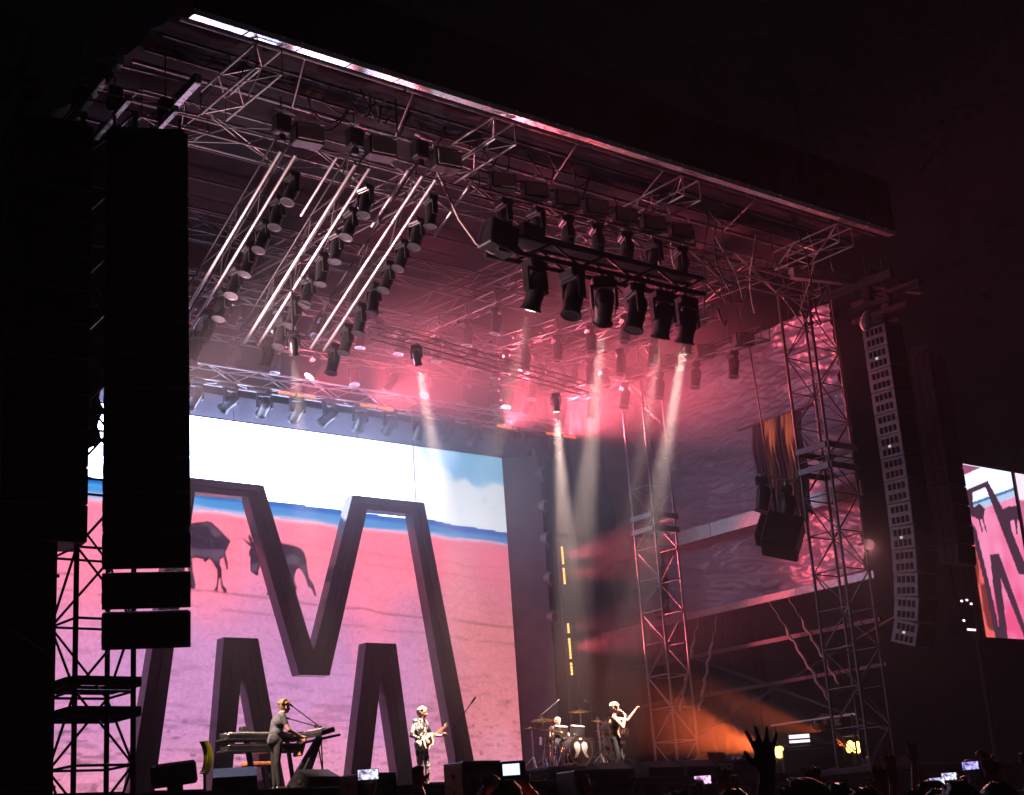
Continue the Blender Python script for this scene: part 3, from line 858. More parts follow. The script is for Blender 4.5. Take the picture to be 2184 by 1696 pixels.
for i, (x, tg, w, an) in enumerate(FRONT):
    loc = (x, 23.2, 14.12)
    lab = f"{ORD[i]} big black spotlight from the left under the thick black truss"
    if w:
        lit_head(loc, tg, 1.3, w * 22, an, lab, FB, body=BLACKM)
    else:
        pan, tilt, _, _ = aim(loc, tg, 1.3)
        moving_head(loc, pan + 30, tilt * .5, 1.3, lab, FB, BLACKM, STEEL)

# ---- rear truss over the screen with hanging heads
truss("rear_truss", "long rear truss above the screen hung with a row of lamps", "truss", (14.5, 35.0, 14.75), (31.4, 35.0, 14.75), .42, .42, .8, ALU, "rear lighting trusses", .03, .016)
truss("rear_truss", "second rear truss higher up behind the red lights", "truss", (14.5, 33.6, 15.5), (31.4, 33.6, 15.5), .42, .42, .8, ALUR, "rear lighting trusses", .026, .014)
truss("rear_truss", "third rear truss in the red smoke over the middle stage", "truss", (14.5, 31.8, 15.9), (31.0, 31.8, 15.9), .42, .42, .8, ALUR, "rear lighting trusses", .026, .014)
for i in range(13):
    x = 18.25 + i * 1.045
    moving_head((x, 34.9, 14.52), random.uniform(-20, 20), 56 + random.uniform(-8, 8), .95, f"{ORD[i]} lamp from the left hanging along the top of the screen", "lamps hanging above the screen", BLACKP, LAMPRIM)
for j, (y, z) in enumerate(((33.6, 15.26), (31.8, 15.66))):
    for i in range(12):
        x = 16.2 + i * 1.25 + .3 * j
        moving_head((x, y, z), random.uniform(0, 180), random.uniform(0, 40), .8, f"{ORD[i]} lamp from the left on the {('second', 'third')[j]} rear truss", f"lamps on the {('second', 'third')[j]} rear truss", BLACKP, LAMPRIM)

# ---- LED battens on the rear truss, some lit red
def batten(name, label, p, axis, length, lit, group, n=8, m=LIT_RED):
    """a bar of small square lamps; axis 'x' or 'z'"""
    t = thing(name, label, "light bar", p, 0, group)
    horiz = axis == 'x'
    part("housing", box_mesh(length, .12, .10, STEEL, .015) if horiz else box_mesh(.10, .12, length, STEEL, .015), t)
    for i in range(n):
        o = (i + .5) / n * length - length / 2
        part("cell", box_mesh(length / n * .78, .015, .07, m if lit else LAMPRIM, .004) if horiz else box_mesh(.07, .015, length / n * .78, m if lit else LAMPRIM, .004), t, (o, -.07, 0) if horiz else (0, -.07, o))
    return t
LITX = {15.4: .15, 16.2: .15, 17.2: .2, 20.9: .6, 21.55: .6, 23.6: .8, 24.2: .5, 28.6: 2.8, 30.55: 2.8, 31.25: 2.2}
bxs = [15.4, 16.2, 17.2, 18.2, 19.1, 20.0, 20.9, 21.55, 22.5, 23.6, 24.2, 25.3, 26.4, 27.5, 28.6, 29.5, 30.55, 31.25]
RED = (1.0, .12, .17)
for i, x in enumerate(bxs):
    lit = x in LITX
    t = batten("led_batten", f"{ORD[i]} light bar from the left along the rear truss" + (", glowing red" if lit else ", unlit"), (x, 34.72, 14.42), 'x', .55, lit, "light bars along the rear truss", 7, LIT_RED)
    if lit:
        l = bpy.data.lights.new("lamp_light", 'SPOT')
        l.energy = 4200 * LITX[x]; l.color = RED; l.spot_size = math.radians(88 if x < 26 else 72); l.spot_blend = .9; l.shadow_soft_size = .2
        o = bpy.data.objects.new("lamp_light", l); link(o); o.parent = t
        d = Vector((.1 if x < 26 else -.12, -1, .26))
        o.matrix_basis = Matrix.Translation((0, -.12, 0)) @ d.to_track_quat('-Z', 'Y').to_matrix().to_4x4()

# ---- warm single beams from the middle of the rig
WB = "narrow warm beams over the stage"
for i, (loc, tg, w) in enumerate((((16.0, 26.2, 12.72), (16.9, 27.4, 9), 900), ((20.6, 28.1, 13.75), (22.6, 29.4, 7.5), 1100), ((26.3, 29.6, 13.75), (27.3, 30.9, 5), 1000))):
    lit_head(loc, tg, .6, w * 26, 11, f"{ORD[i]} lamp from the left throwing a narrow warm beam down onto the stage", WB)
truss("beam_truss", "thin truss holding two of the warm beam lamps", "truss", (19.4, 28.2, 13.95), (27.2, 29.4, 13.95), .3, .3, .7, ALUD, "beam trusses", .02, .01)

tube("drop_pole", None, (16.0, 26.2, 12.72), (16.0, 26.2, 14.3), .025, STEEL)
tag(bpy.data.objects["drop_pole"], "thin pole dropping the leftmost warm beam lamp below its truss", "pole")
# ---- lamps and light bars standing at the right edge of the screen
for i, z in enumerate((13.24, 12.18, 11.14, 9.9, 8.7)):
    t = thing("side_lamp", f"{ORD[i]} square lamp from the top beside the screen's right edge", "stage light", (30.35, 35.2, z), 0, "lamps beside the screen edge")
    part("yoke", box_mesh(.46, .06, .5, LAMPRIM, .02), t, (0, .1, 0))
    part("body", lathe_mesh([(.08, .16), (.17, .1), (.19, -.05), (.2, -.14)], LAMPRIM, 14, "body"), t, (0, -.06, 0), (math.radians(-80), 0, math.radians(15)))
    part("lens", lathe_mesh([(0, -.15), (.1, -.155), (.17, -.15)], LENS, 14, "lens"), t, (0, -.06, 0), (math.radians(-80), 0, math.radians(15)))
tube("lamp_pole", None, (30.35, 35.42, DZ), (30.35, 35.42, 14.2), .05, ALUD)
tag(COL.objects[-1] if False else bpy.data.objects["lamp_pole"], "vertical pole carrying lamps at the screen's right edge", "pole")
tube("batten_pole", None, (29.92, 34.12, DZ), (29.92, 34.12, 10.9), .04, STEEL)
tag(bpy.data.objects["batten_pole"], "vertical pole carrying the upright amber light bars", "pole")
for i, (z, ln, w) in enumerate(((10.35, .55, 1300), (9.72, .5, 700), (8.15, .3, 300), (7.55, .62, 1300), (6.95, .38, 0))):
    t = batten("led_batten", f"{ORD[i]} upright amber light bar from the top beside the screen", (29.92, 34.0, z), 'z', ln, True, "upright light bars beside the screen", 7 if ln > .4 else 4, LIT_AMBER)
    if w:
        l = bpy.data.lights.new("lamp_light", 'SPOT')
        l.energy = w * 1.7; l.color = RED; l.spot_size = math.radians(40); l.spot_blend = .8; l.shadow_soft_size = .15
        o = bpy.data.objects.new("lamp_light", l); link(o); o.parent = t
        d = Vector((.5, -1, .03))
        o.matrix_basis = Matrix.Translation((0.02, -.12, 0)) @ d.to_track_quat('-Z', 'Y').to_matrix().to_4x4()

# ---- round orange lamp on the right front tower, shining over the crowd
t = thing("tower_lamp", "small round orange lamp on the right front tower", "stage light", (31.75, 24.05, 8.85), 0)
dl = (Vector((6.5, 5.5, 1.7)) - Vector((31.75, 24.05, 8.85))).normalized()
ql = dl.to_track_quat('-Z', 'Y').to_euler()
part("can", lathe_mesh([(.06, .22), (.12, .16), (.14, 0), (.14, -.12)], BLACKM, 14), t, (0, 0, 0), ql)
part("lens", lathe_mesh([(0, -.11), (.06, -.115), (.125, -.105)], emis("lit_orange_lens", (1, .36, .2), 2.4), 14), t, (0, 0, 0), ql)
part("bracket", box_mesh(.05, .3, .05, STEEL, .01), t, (0, .2, .05))
spot("lamp_light", t, Vector((31.75, 24.05, 8.85)) + dl * .2, (6.5, 5.5, 1.7), 18000, (1, .34, .32), 15, .6, .12)

# ---- amber floor lamps on the right wing
for i, (p, w) in enumerate((((32.43, 28.53, 4.0), 900), ((34.39, 27.44, 4.0), 1100))):
    lab = ("amber floor lamp shining behind the raised hand", "amber floor lamp shining at the far right of the stage")[i]
    t = thing("floor_lamp", lab, "stage light", (p[0], p[1], DZ), 0, "amber floor lamps")
    part("base", box_mesh(.4, .34, .16, BLACKP, .02, True), t)
    part("yoke", box_mesh(.5, .08, .42, BLACKP, .02, True), t, (0, 0, .16))
    d = (Vector((26.5, 29.2, 5.3)) - Vector(p)).normalized()
    q = d.to_track_quat('-Z', 'Y').to_euler()
    part("head", lathe_mesh([(.10, .25), (.18, .15), (.19, -.1), (.18, -.2)], BLACKP, 14, "head"), t, (0, 0, p[2] - DZ), q)
    part("lens", lathe_mesh([(0, -.21), (.1, -.22), (.165, -.205)], LIT_YEL, 14, "lens"), t, (0, 0, p[2] - DZ), q)
    part("bulb_dome", lathe_mesh([(.16, 0), (.15, .06), (.11, .11), (.05, .14)], LIT_YEL, 14, "dome"), t, (-.1, -.12, p[2] - DZ), (math.radians(100), 0, math.radians(-50)))
    l = bpy.data.lights.new("lamp_light", 'SPOT')
    l.energy = w * 10; l.color = (1, .14, .03); l.spot_size = math.radians(32); l.spot_blend = .6; l.shadow_soft_size = .1
    o = bpy.data.objects.new("lamp_light", l); link(o); o.parent = t
    o.matrix_basis = Matrix.Translation(Vector((0, 0, p[2] - DZ)) + d * .3) @ d.to_track_quat('-Z', 'Y').to_matrix().to_4x4()

# ================================================================== LOUDSPEAKERS
def line_array(label, x, y, rz, ztop, n, w, h, d, curve, group, slots=False, gap=None, cabm=None):
    """column of cabinets hung from a frame; the face looks along local -Y"""
    t = thing("line_array_speaker", label, "speaker", (x, y, ztop - n * h), rz, group)
    body = box_mesh(w, d, h - .012, cabm or PAGREY, .015)
    ang, z, yy = 0.0, n * h, 0.0
    slot = box_mesh(.012, d * .13, h * .27, GRILLE, 0)
    fr = part("flying_frame", box_mesh(w * .92, d * .8, .10, STEEL, .02), t, (0, d * .5, n * h + .08))
    for s in (-1, 1):
        part("frame_arm", box_mesh(.06, d * 1.1, .14, STEEL, .01), t, (s * w * .4, d * .5, n * h + .2))
    for i in range(n):
        if i >= n - len(curve): ang += math.radians(curve[i - (n - len(curve))])
        g = gap.get(i, 0) if gap else 0
        z -= g
        c = Vector((0, yy + d / 2, z - h / 2))
        R = Matrix.Rotation(ang, 4, 'X')
        b = part("cabinet", body, t, M=Matrix.Translation(c) @ R)
        part("grille", box_mesh(w * .985, .03, h * .94, GRILLE, .008), b, (0, -d / 2 - .012, 0))
        if slots:
            for r in range(2):
                for q in range(4):
                    part("vent_slot", slot, b, (-w / 2 - .004, d * (-.30 + q * .19), h * (.22 - r * .46)))
            if i % 4 == 1:
                part("status_light", box_mesh(.015, .07, .05, LIT_DIM, 0), b, (-w / 2 - .008, 0.02, 0))
        else:
            for r in range(2):
                part("handle_recess", box_mesh(.012, d * .15, h * .34, GRILLE, 0), b, (-w / 2 - .004, d * .2, h * (.22 - r * .42)))
                part("handle_recess", box_mesh(.012, d * .10, h * .3, GRILLE, 0), b, (-w / 2 - .004, -d * .22, h * (.22 - r * .42)))
        z -= h * math.cos(ang); yy += h * math.sin(ang) * 1.0
    return t
line_array("tall black speaker column nearest the screen at the left", 11.30, 23.40, math.radians(-25.5), 14.95, 15, 1.46, .62, .9, (11.5, 0, 0), "speaker columns hung beside the stage", False, {13: .05, 14: .05})
line_array("tall black speaker column at the picture's left edge", 9.76, 24.05, math.radians(-11), 15.05, 12, 1.45, .645, 1.0, (1, 1), "speaker columns hung beside the stage", False)
line_array("thin grey speaker column with rows of slots on the right", 32.35, 22.75, math.radians(3), 14.55, 14, .8, .60, .72, (.6, .8, 1, 1.2, 2, 3, 5, 6), "speaker columns hung beside the stage", True)
line_array("dim second speaker column further right, almost lost in the dark", 36.6, 24.4, math.radians(8), 14.9, 11, 1.0, .56, .6, (1, 2, 3), "speaker columns hung beside the stage", False, None, BLACKM)

# rigging above the columns
def rig_frame(label, x, y, z, rz, w, d, m):
    t = thing("speaker_hoist", label, "hoist", (x, y, z), rz, "hoists over the speaker columns")
    for s in (-1, 1):
        part("beam", box_mesh(.14, d, .2, m, .01), t, (s * w / 2, d / 2 - .6, .75))
        part("beam", box_mesh(.10, d * .8, .14, m, .01), t, (s * w * .3, d / 2 - .5, .2))
        tube("cross_tube", t, (-w / 2 - .3, s * .4 + .3, .92), (w / 2 + .3, s * .4 + .3, .92), .03, m, world=False)
        part("hoist", box_mesh(.26, .26, .42, BLACKM, .03), t, (s * w * .33, .35, .48))
        tube("chain", t, (s * w * .33, .35, .65), (s * w * .33, .35, 1.7), .014, STEEL, 6, world=False)
    tube("cross_tube", t, (-w / 2 - .2, 0, .32), (w / 2 + .2, 0, .32), .025, m, world=False)
    return t
rig_frame("lit hoist frame above the left speaker column nearest the screen", 11.3, 23.4, 15.2, math.radians(-4), 1.5, 2.2, ALU)
rig_frame("hoist frame above the leftmost speaker column", 9.9, 24.0, 15.3, math.radians(-4), 1.4, 2.0, ALUD)
rig_frame("dark hoist frame above the thin grey speaker column", 32.35, 22.75, 14.95, math.radians(3), 1.3, 2.2, STEEL)
bar("outrigger_girder", None, (30.0, 24.0, 16.0), (34.2, 23.0, 16.0), .18, .28, ALUD)
tag(bpy.data.objects["outrigger_girder"], "reddish girder reaching out over the thin speaker column", "girder")
part("sling_bag", lathe_mesh([(.05, .3), (.14, .1), (.17, -.1), (.1, -.25), (.02, -.3)], STRAP, 10), None, (31.55, 23.0, 14.6), (0, .3, 0))
tag(bpy.data.objects["sling_bag"], "pale chain bag hanging beside the thin speaker column", "bag")

# flown side fill with two spots
t = thing("side_fill_speaker", "black flown speaker box tilted down in front of the tarpaulin", "speaker", (30.6, 25.9, 9.35), math.radians(40))
part("cabinet", box_mesh(.85, .95, .95, BLACKM, .03), t, (0, 0, 0), (math.radians(20), math.radians(18), 0))
part("cabinet", box_mesh(.6, .6, .7, BLACKM, .03), t, (.45, .35, .25), (math.radians(20), math.radians(18), 0))
part("arm", box_mesh(.08, .08, .9, STEEL, .01), t, (-.2, .1, .85), (0, math.radians(-35), 0))
tube("hanging_chain", t, (30.6, 26.0, 9.8), (30.9, 26.2, 15.4), .02, STEEL, 6)
for i, (x, y, z) in enumerate(((31.0, 26.76, 11.2), (31.0, 25.93, 10.75))):
    moving_head((x, y, z), 40, 12, 1.1, ("left", "right")[i] + " dark lamp of the pair above the tilted speaker box", "lamp pair above the tilted speaker box", BLACKM, STEEL)
tube("drop_pipe", None, (31.0, 26.9, 11.25), (31.0, 25.5, 10.8), .03, STEEL)
tag(bpy.data.objects["drop_pipe"], "short pipe holding the lamp pair above the tilted speaker box", "pipe")
v, fc = [], []
nzc, nyc = 26, 60
for j in range(nzc + 1):
    for q in range(nyc + 1):
        zz = 10.1 + 3.0 * j / nzc
        yy = 26.2 + 1.7 * q / nyc
        v.append((32.25 + .13 * math.sin(q * 1.15 + .3 * math.sin(j * .25)) + .05 * mnoise.noise((yy * 2, zz * .5, 2)), yy + .04 * math.sin(j * .4), zz + .12 * math.sin(q * .6) * (j == 0)))
for j in range(nzc):
    for q in range(nyc):
        k = j * (nyc + 1) + q
        fc.append((k, k + nyc + 1, k + nyc + 2, k + 1))
me = bpy.data.meshes.new("wing_curtain"); me.from_pydata(v, [], fc); me.materials.append(mat("dusty_mauve_curtain", (0.20, 0.17, 0.22), .7, 0, .2, 3))
for p in me.polygons: p.use_smooth = True
cu = tag(part("wing_curtain", me), "folded curtain with orange light streaks above the tilted speaker box", "curtain")
tube("curtain_rail", None, (32.25, 25.6, 13.12), (32.25, 28.5, 13.12), .04, STEEL)
tag(bpy.data.objects["curtain_rail"], "rail carrying the short folded curtain in the right wing", "rail")
for i, (y, z, w) in enumerate(((27.15, 10.75, 420), (26.45, 10.45, 560))):
    t = thing("uplight", f"{('left', 'right')[i]} small uplight throwing an orange streak up the curtain", "stage light", (31.85, y, z), 0, "uplights below the curtain")
    part("body", lathe_mesh([(.06, -.12), (.08, -.08), (.08, .06), (.07, .08)], BLACKM, 12), t)
    part("lens", lathe_mesh([(0, .085), (.03, .09), (.06, .083)], LIT_AMBER, 12), t)
    part("bracket", box_mesh(.03, .2, .04, BLACKM, .005), t, (0, 0, -.13))
    spot("lamp_light", t, (31.85, y, z + .12), (32.3, y + .12, z + 3.2), w * 2.6, (1, .22, .07), 13, .5, .04)

# straps hanging from the foot rail of the tarpaulin
for i, (a, b) in enumerate((((33.0, 31.5, 8.3), (33.0, 32.7, 5.6)), ((33.0, 30.8, 8.1), (33.0, 31.9, 5.5)), ((33.0, 28.7, 8.2), (33.0, 27.0, 5.2)), ((33.0, 28.0, 8.2), (33.0, 26.6, 5.6)))):
    a, b = Vector(a), Vector(b)
    pts, rr = [], []
    for j in range(25):
        f = j / 24
        pts.append(a.lerp(b, f) + Vector((0, .04 * math.sin(j * 1.7), .03 * math.cos(j * 1.1))))
        rr.append(.012 if f < .28 else .03 + .022 * abs(math.sin(j * 1.25)))
    tag(part("hanging_chain", curve_mesh(pts, rr, STRAP, 7)), f"{ORD[i]} knotted chain from the left hanging under the right tarpaulin", "chain", "chains hanging under the right tarpaulin")

# ------------------------------------------------------------------ side screen on the right
def paint_side(X, Z):
    r = np.random.default_rng(5)
    h, w = X.shape
    n2 = value_noise(h, w, 12, 8, r)
    hor = 11.49 + .29 * (X - 40.95)
    sky_ = np.array((1.25, 1.3, 1.7))
    col = np.broadcast_to(sky_, X.shape + (3,)).copy()
    d = hor - Z
    col = np.where((d > 0)[..., None], np.array(srgb(60, 130, 190)), col)
    col = np.where((d > .09)[..., None], np.array(srgb(200, 220, 255)), col)
    pink = lerp(np.array(srgb(255, 150, 195)) * 1.1, np.array(srgb(255, 95, 150)), np.clip(smooth(.4, 5, d) + n2 - .5, 0, 1))
    col = np.where((d > .3)[..., None], pink, col)
    dk = np.array(srgb(80, 50, 70))
    col = np.where(in_poly(X, Z, [(39.2, 12.3), (40.45, 12.3), (39.2, 11.86)])[..., None], np.array(srgb(170, 90, 125)), col)
    M1 = [(39.45, 11.49), (40.64, 11.88), (41.2, 11.07), (41.95, 9.3), (42.3, 9.3), (42.3, 9.0), (41.5, 9.0), (40.47, 11.66), (39.72, 11.42), (39.62, 10.7), (39.4, 10.7)]
    ctr = [(40.12, 9.52), (40.6, 9.6), (41.5, 7.0), (41.25, 7.0), (40.47, 8.87), (40.35, 7.0), (40.0, 7.0), (40.02, 8.51)]
    edge = [(39.1, 10.76), (39.6, 10.3), (39.75, 9.2), (39.85, 8.5), (40.0, 7.0), (39.7, 7.0), (39.6, 8.6), (39.4, 9.9), (39.1, 10.4)]
    dn = [(39.48, 10.85), (40.02, 11.11), (40.25, 10.95), (40.1, 10.66), (40.16, 10.2), (40.1, 10.2), (40.02, 10.62), (39.9, 10.6), (39.95, 10.2), (39.88, 10.2), (39.8, 10.6), (39.46, 10.67)]
    dn2 = [(41.18, 11.0), (41.46, 11.13), (42.3, 11.25), (42.3, 10.7), (41.9, 10.75), (41.8, 10.3), (41.72, 10.3), (41.75, 10.72), (41.5, 10.7), (41.5, 10.3), (41.42, 10.3), (41.35, 10.7), (41.1, 10.7)]
    for p in (M1, ctr, edge, dn, dn2):
        col = np.where(in_poly(X, Z, p)[..., None], dk, col)
    col = np.where((in_poly(X, Z, [(39.1, 10.4), (39.4, 9.9), (39.6, 8.6), (39.7, 7.0), (39.1, 7.0)]))[..., None], np.array(srgb(255, 110, 110)) * (.25 + .75 * smooth(.45, .62, n2))[..., None], col)
    return col
ss = thing("side_screen", "upright side screen at the picture's right edge repeating the pink beach", "screen", (41.5, 26.0, 0))
part("display", screen_mesh("display", 39.25, 42.0, 7.0, 12.3, 26.0, .04, paint_side), ss, (-41.5, -26.0, 0))
part("display", screen_mesh("display", 42.22, 45.0, 7.0, 12.3, 26.0, .06, lambda X, Z: np.broadcast_to(np.array(srgb(255, 140, 185)), X.shape + (3,)).copy() * (1 - .3 * smooth(8, 11, Z))[..., None] + np.where((Z > 11.4)[..., None], .8, 0)), ss, (-41.5, -26.0, 0))
part("housing", box_mesh(6.2, .3, 5.5, BLACKM, .02), ss, (.6, .17, 9.65))
for x in (-2.1, 3.2):
    tube("leg", ss, (x, .4, 0), (x, .4, 12.5), .08, STEEL, world=False)
# lit shapes low beside it
t = thing("light_cart", "dark flown lamp cluster with small lights left of the side screen", "lamp cluster", (37.55, 25.6, 7.0))
part("case", box_mesh(.62, .5, .95, FASCIA, .05, True), t)
part("hanger", box_mesh(.06, .06, 7.0, FASCIA, .01, True), t, (0, .1, .95))
for p in ((-.24, -.27, .86), (.02, -.27, .9), (.2, -.27, .8), (-.28, -.27, .3)):
    part("light", box_mesh(.08, .02, .05, LIT_DOT, 0), t, p)
part("light_strip", box_mesh(.4, .02, .06, LIT_PANEL, 0), t, (.02, -.27, .05))

# ================================================================== PEOPLE
def capsule(bm, p0, p1, r0, r1, seg=10):
    p0, p1 = Vector(p0), Vector(p1)
    d = p1 - p0
    L = d.length
    ax = d.normalized() if L > 1e-6 else Vector((0, 0, 1))
    a = ax.orthogonal().normalized()
    b = ax.cross(a)
    rings = []
    for k in range(1, 4):
        an = math.pi / 2 * (1 - k / 3.0)
        rings.append((p0 - ax * r0 * math.sin(an), r0 * math.cos(an)))
    for k in range(0, 3):
        an = math.pi / 2 * (k / 3.0)
        rings.append((p1 + ax * r1 * math.sin(an), r1 * math.cos(an)))
    vs = [[bm.verts.new(c + (a * math.cos(2 * math.pi * k / seg) + b * math.sin(2 * math.pi * k / seg)) * r) for k in range(seg)] for c, r in rings]
    t0 = bm.verts.new(p0 - ax * r0); t1 = bm.verts.new(p1 + ax * r1)
    for i in range(len(vs) - 1):
        for k in range(seg):
            k2 = (k + 1) % seg
            bm.faces.new((vs[i][k], vs[i][k2], vs[i + 1][k2], vs[i + 1][k]))
    for k in range(seg):
        k2 = (k + 1) % seg
        bm.faces.new((t0, vs[0][k2], vs[0][k]))
        bm.faces.new((t1, vs[-1][k], vs[-1][k2]))

def blend_mesh(name, caps, mats, voxel=0.016, smooth_it=3):
    """one continuous skin over tapered limbs; each face takes the material of the limb nearest to it"""
    bm = bmesh.new()
    for p0, p1, r0, r1, mi in caps: capsule(bm, p0, p1, r0, r1)
    tmp = bpy.data.meshes.new("tmp"); bm.to_mesh(tmp); bm.free()
    o = bpy.data.objects.new("tmp", tmp); link(o)
    md = o.modifiers.new("r", 'REMESH'); md.mode = 'VOXEL'; md.voxel_size = voxel
    ms = o.modifiers.new("s", 'SMOOTH'); ms.iterations = smooth_it; ms.factor = .5
    dg = bpy.context.evaluated_depsgraph_get()
    me = bpy.data.meshes.new_from_object(o.evaluated_get(dg))
    bpy.data.objects.remove(o); bpy.data.meshes.remove(tmp)
    me.name = name
    me.materials.clear()
    for m in mats: me.materials.append(m)
    n = len(me.polygons)
    c = np.empty(n * 3, np.float32); me.polygons.foreach_get("center", c); c = c.reshape(-1, 3)
    best = np.full(n, 1e9); idx = np.zeros(n, np.int32)
    for p0, p1, r0, r1, mi in caps:
        p0 = np.array(p0, float); p1 = np.array(p1, float); d = p1 - p0; L2 = max(1e-9, d @ d)
        t = np.clip(((c - p0) @ d) / L2, 0, 1)
        ds = np.linalg.norm(c - (p0 + t[:, None] * d), axis=1) - (r0 + (r1 - r0) * t)
        k = ds < best
        best[k] = ds[k]; idx[k] = mi
    me.polygons.foreach_set("material_index", idx)
    me.polygons.foreach_set("use_smooth", np.ones(n, bool))
    return me

def hand_caps(w, d, nrm, s, curl=0.3, spread=0.25, mi=0, point=False, k=1.0):
    """palm, four unequal fingers and a thumb; w wrist, d along the hand, nrm palm normal, s = +1/-1 thumb side"""
    w, d, nrm = Vector(w), Vector(d).normalized(), Vector(nrm).normalized()
    x = d.cross(nrm).normalized() * s
    out = []
    pl = .085 * k
    for q in (-1.2, 0, 1.2):
        out.append((w + x * q * .010 * k, w + d * pl + x * q * .021 * k, .021 * k, .017 * k, mi))
    for q, ln in ((1.5, .078), (.5, .089), (-.5, .083), (-1.5, .066)):
        c = curl
        if point: c = .1 if q > 1 else 1.9
        b = w + d * pl + x * q * .020 * k
        dd = (d + x * q * spread * .35).normalized()
        d1 = (dd * math.cos(c * .6) + nrm * math.sin(c * .6)).normalized()
        d2 = (dd * math.cos(c * 1.5) + nrm * math.sin(c * 1.5)).normalized()
        m = b + d1 * ln * .55 * k
        out.append((b, m, .0105 * k, .0098 * k, mi))
        out.append((m, m + d2 * ln * .5 * k, .0098 * k, .0082 * k, mi))
    tb = w + d * .025 * k + x * .024 * k
    td = (d * .65 + x * .75 + nrm * .15).normalized()
    tm = tb + td * .045 * k
    out.append((tb, tm, .014 * k, .0118 * k, mi))
    out.append((tm, tm + (td * .7 + d * .5).normalized() * .034 * k, .0118 * k, .0095 * k, mi))
    return out

def head_caps(c, fwd, up=(0, 0, 1), mi=0):
    """skull, jaw, nose, ears, brow and lips; c = centre of the skull"""
    c, f = Vector(c), Vector(fwd).normalized()
    u = Vector(up).normalized(); f = (f - u * f.dot(u)).normalized(); x = f.cross(u)
    out = [(c + u * .02 - f * .02, c + u * .02 + f * .025, .092, .083, mi), (c - u * .045 + f * .02, c - u * .085 + f * .05, .066, .042, mi)]
    out.append((c - u * .005 + f * .10, c - u * .04 + f * .122, .011, .016, mi))
    for s in (-1, 1):
        out.append((c + x * s * .088 - u * .01 - f * .005, c + x * s * .092 - u * .045 - f * .002, .014, .011, mi))
        out.append((c + x * s * .012 + u * .018 + f * .098, c + x * s * .05 + u * .018 + f * .082, .012, .012, mi))
        out.append((c + x * s * .035 - u * .04 + f * .075, c + x * s * .04 - u * .05 + f * .065, .022, .02, mi))
    out.append((c - x * .018 - u * .068 + f * .094, c + x * .018 - u * .068 + f * .094, .0095, .0095, mi))
    return out

def face_parts(body, c, fwd, up=(0, 0, 1)):
    c, f = Vector(c), Vector(fwd).normalized()
    u = Vector(up).normalized(); f = (f - u * f.dot(u)).normalized(); x = f.cross(u)
    for s in (-1, 1):
        me = CACHE.setdefault("eye", lathe_mesh([(.001, -.006), (.006, -.003), (.0075, 0), (.006, .003), (.001, .006)], HAIRK, 8, "eye"))
        part("eye", me, body, c + x * s * .032 + u * .0 + f * .084)

def hair_obj(body, c, fwd, m, style="short"):
    c, f = Vector(c), Vector(fwd).normalized()
    u = Vector((0, 0, 1)); f = (f - u * f.dot(u)).normalized(); x = f.cross(u)
    caps = [(c + u * .045 - f * .03, c + u * .05 + f * .02, .090, .082, 0), (c - f * .05 + u * .0, c - f * .055 - u * .04, .075, .05, 0)]
    rr = random.Random(5)
    n = {"short": 14, "curly": 46, "quiff": 22}[style]
    for i in range(n):
        a = rr.uniform(0, 2 * math.pi); e = rr.uniform(.1, 1.4)
        v = (f * math.cos(a) * math.cos(e) - f * .15 + x * math.sin(a) * math.cos(e) + u * math.sin(e)).normalized()
        if v.dot(f) > .75 and v.z < .35: continue
        p = c + u * .03 - f * .01 + v * (.088 if style != "curly" else .095)
        k = {"short": .02, "curly": .032, "quiff": .024}[style]
        caps.append((p, p + v * (.012 if style == "short" else .025) + f * (.02 if style == "quiff" else 0), k, k * .7, 0))
    me = blend_mesh("hair", caps, [m], .012, 1)
    return part("hair", me, body)

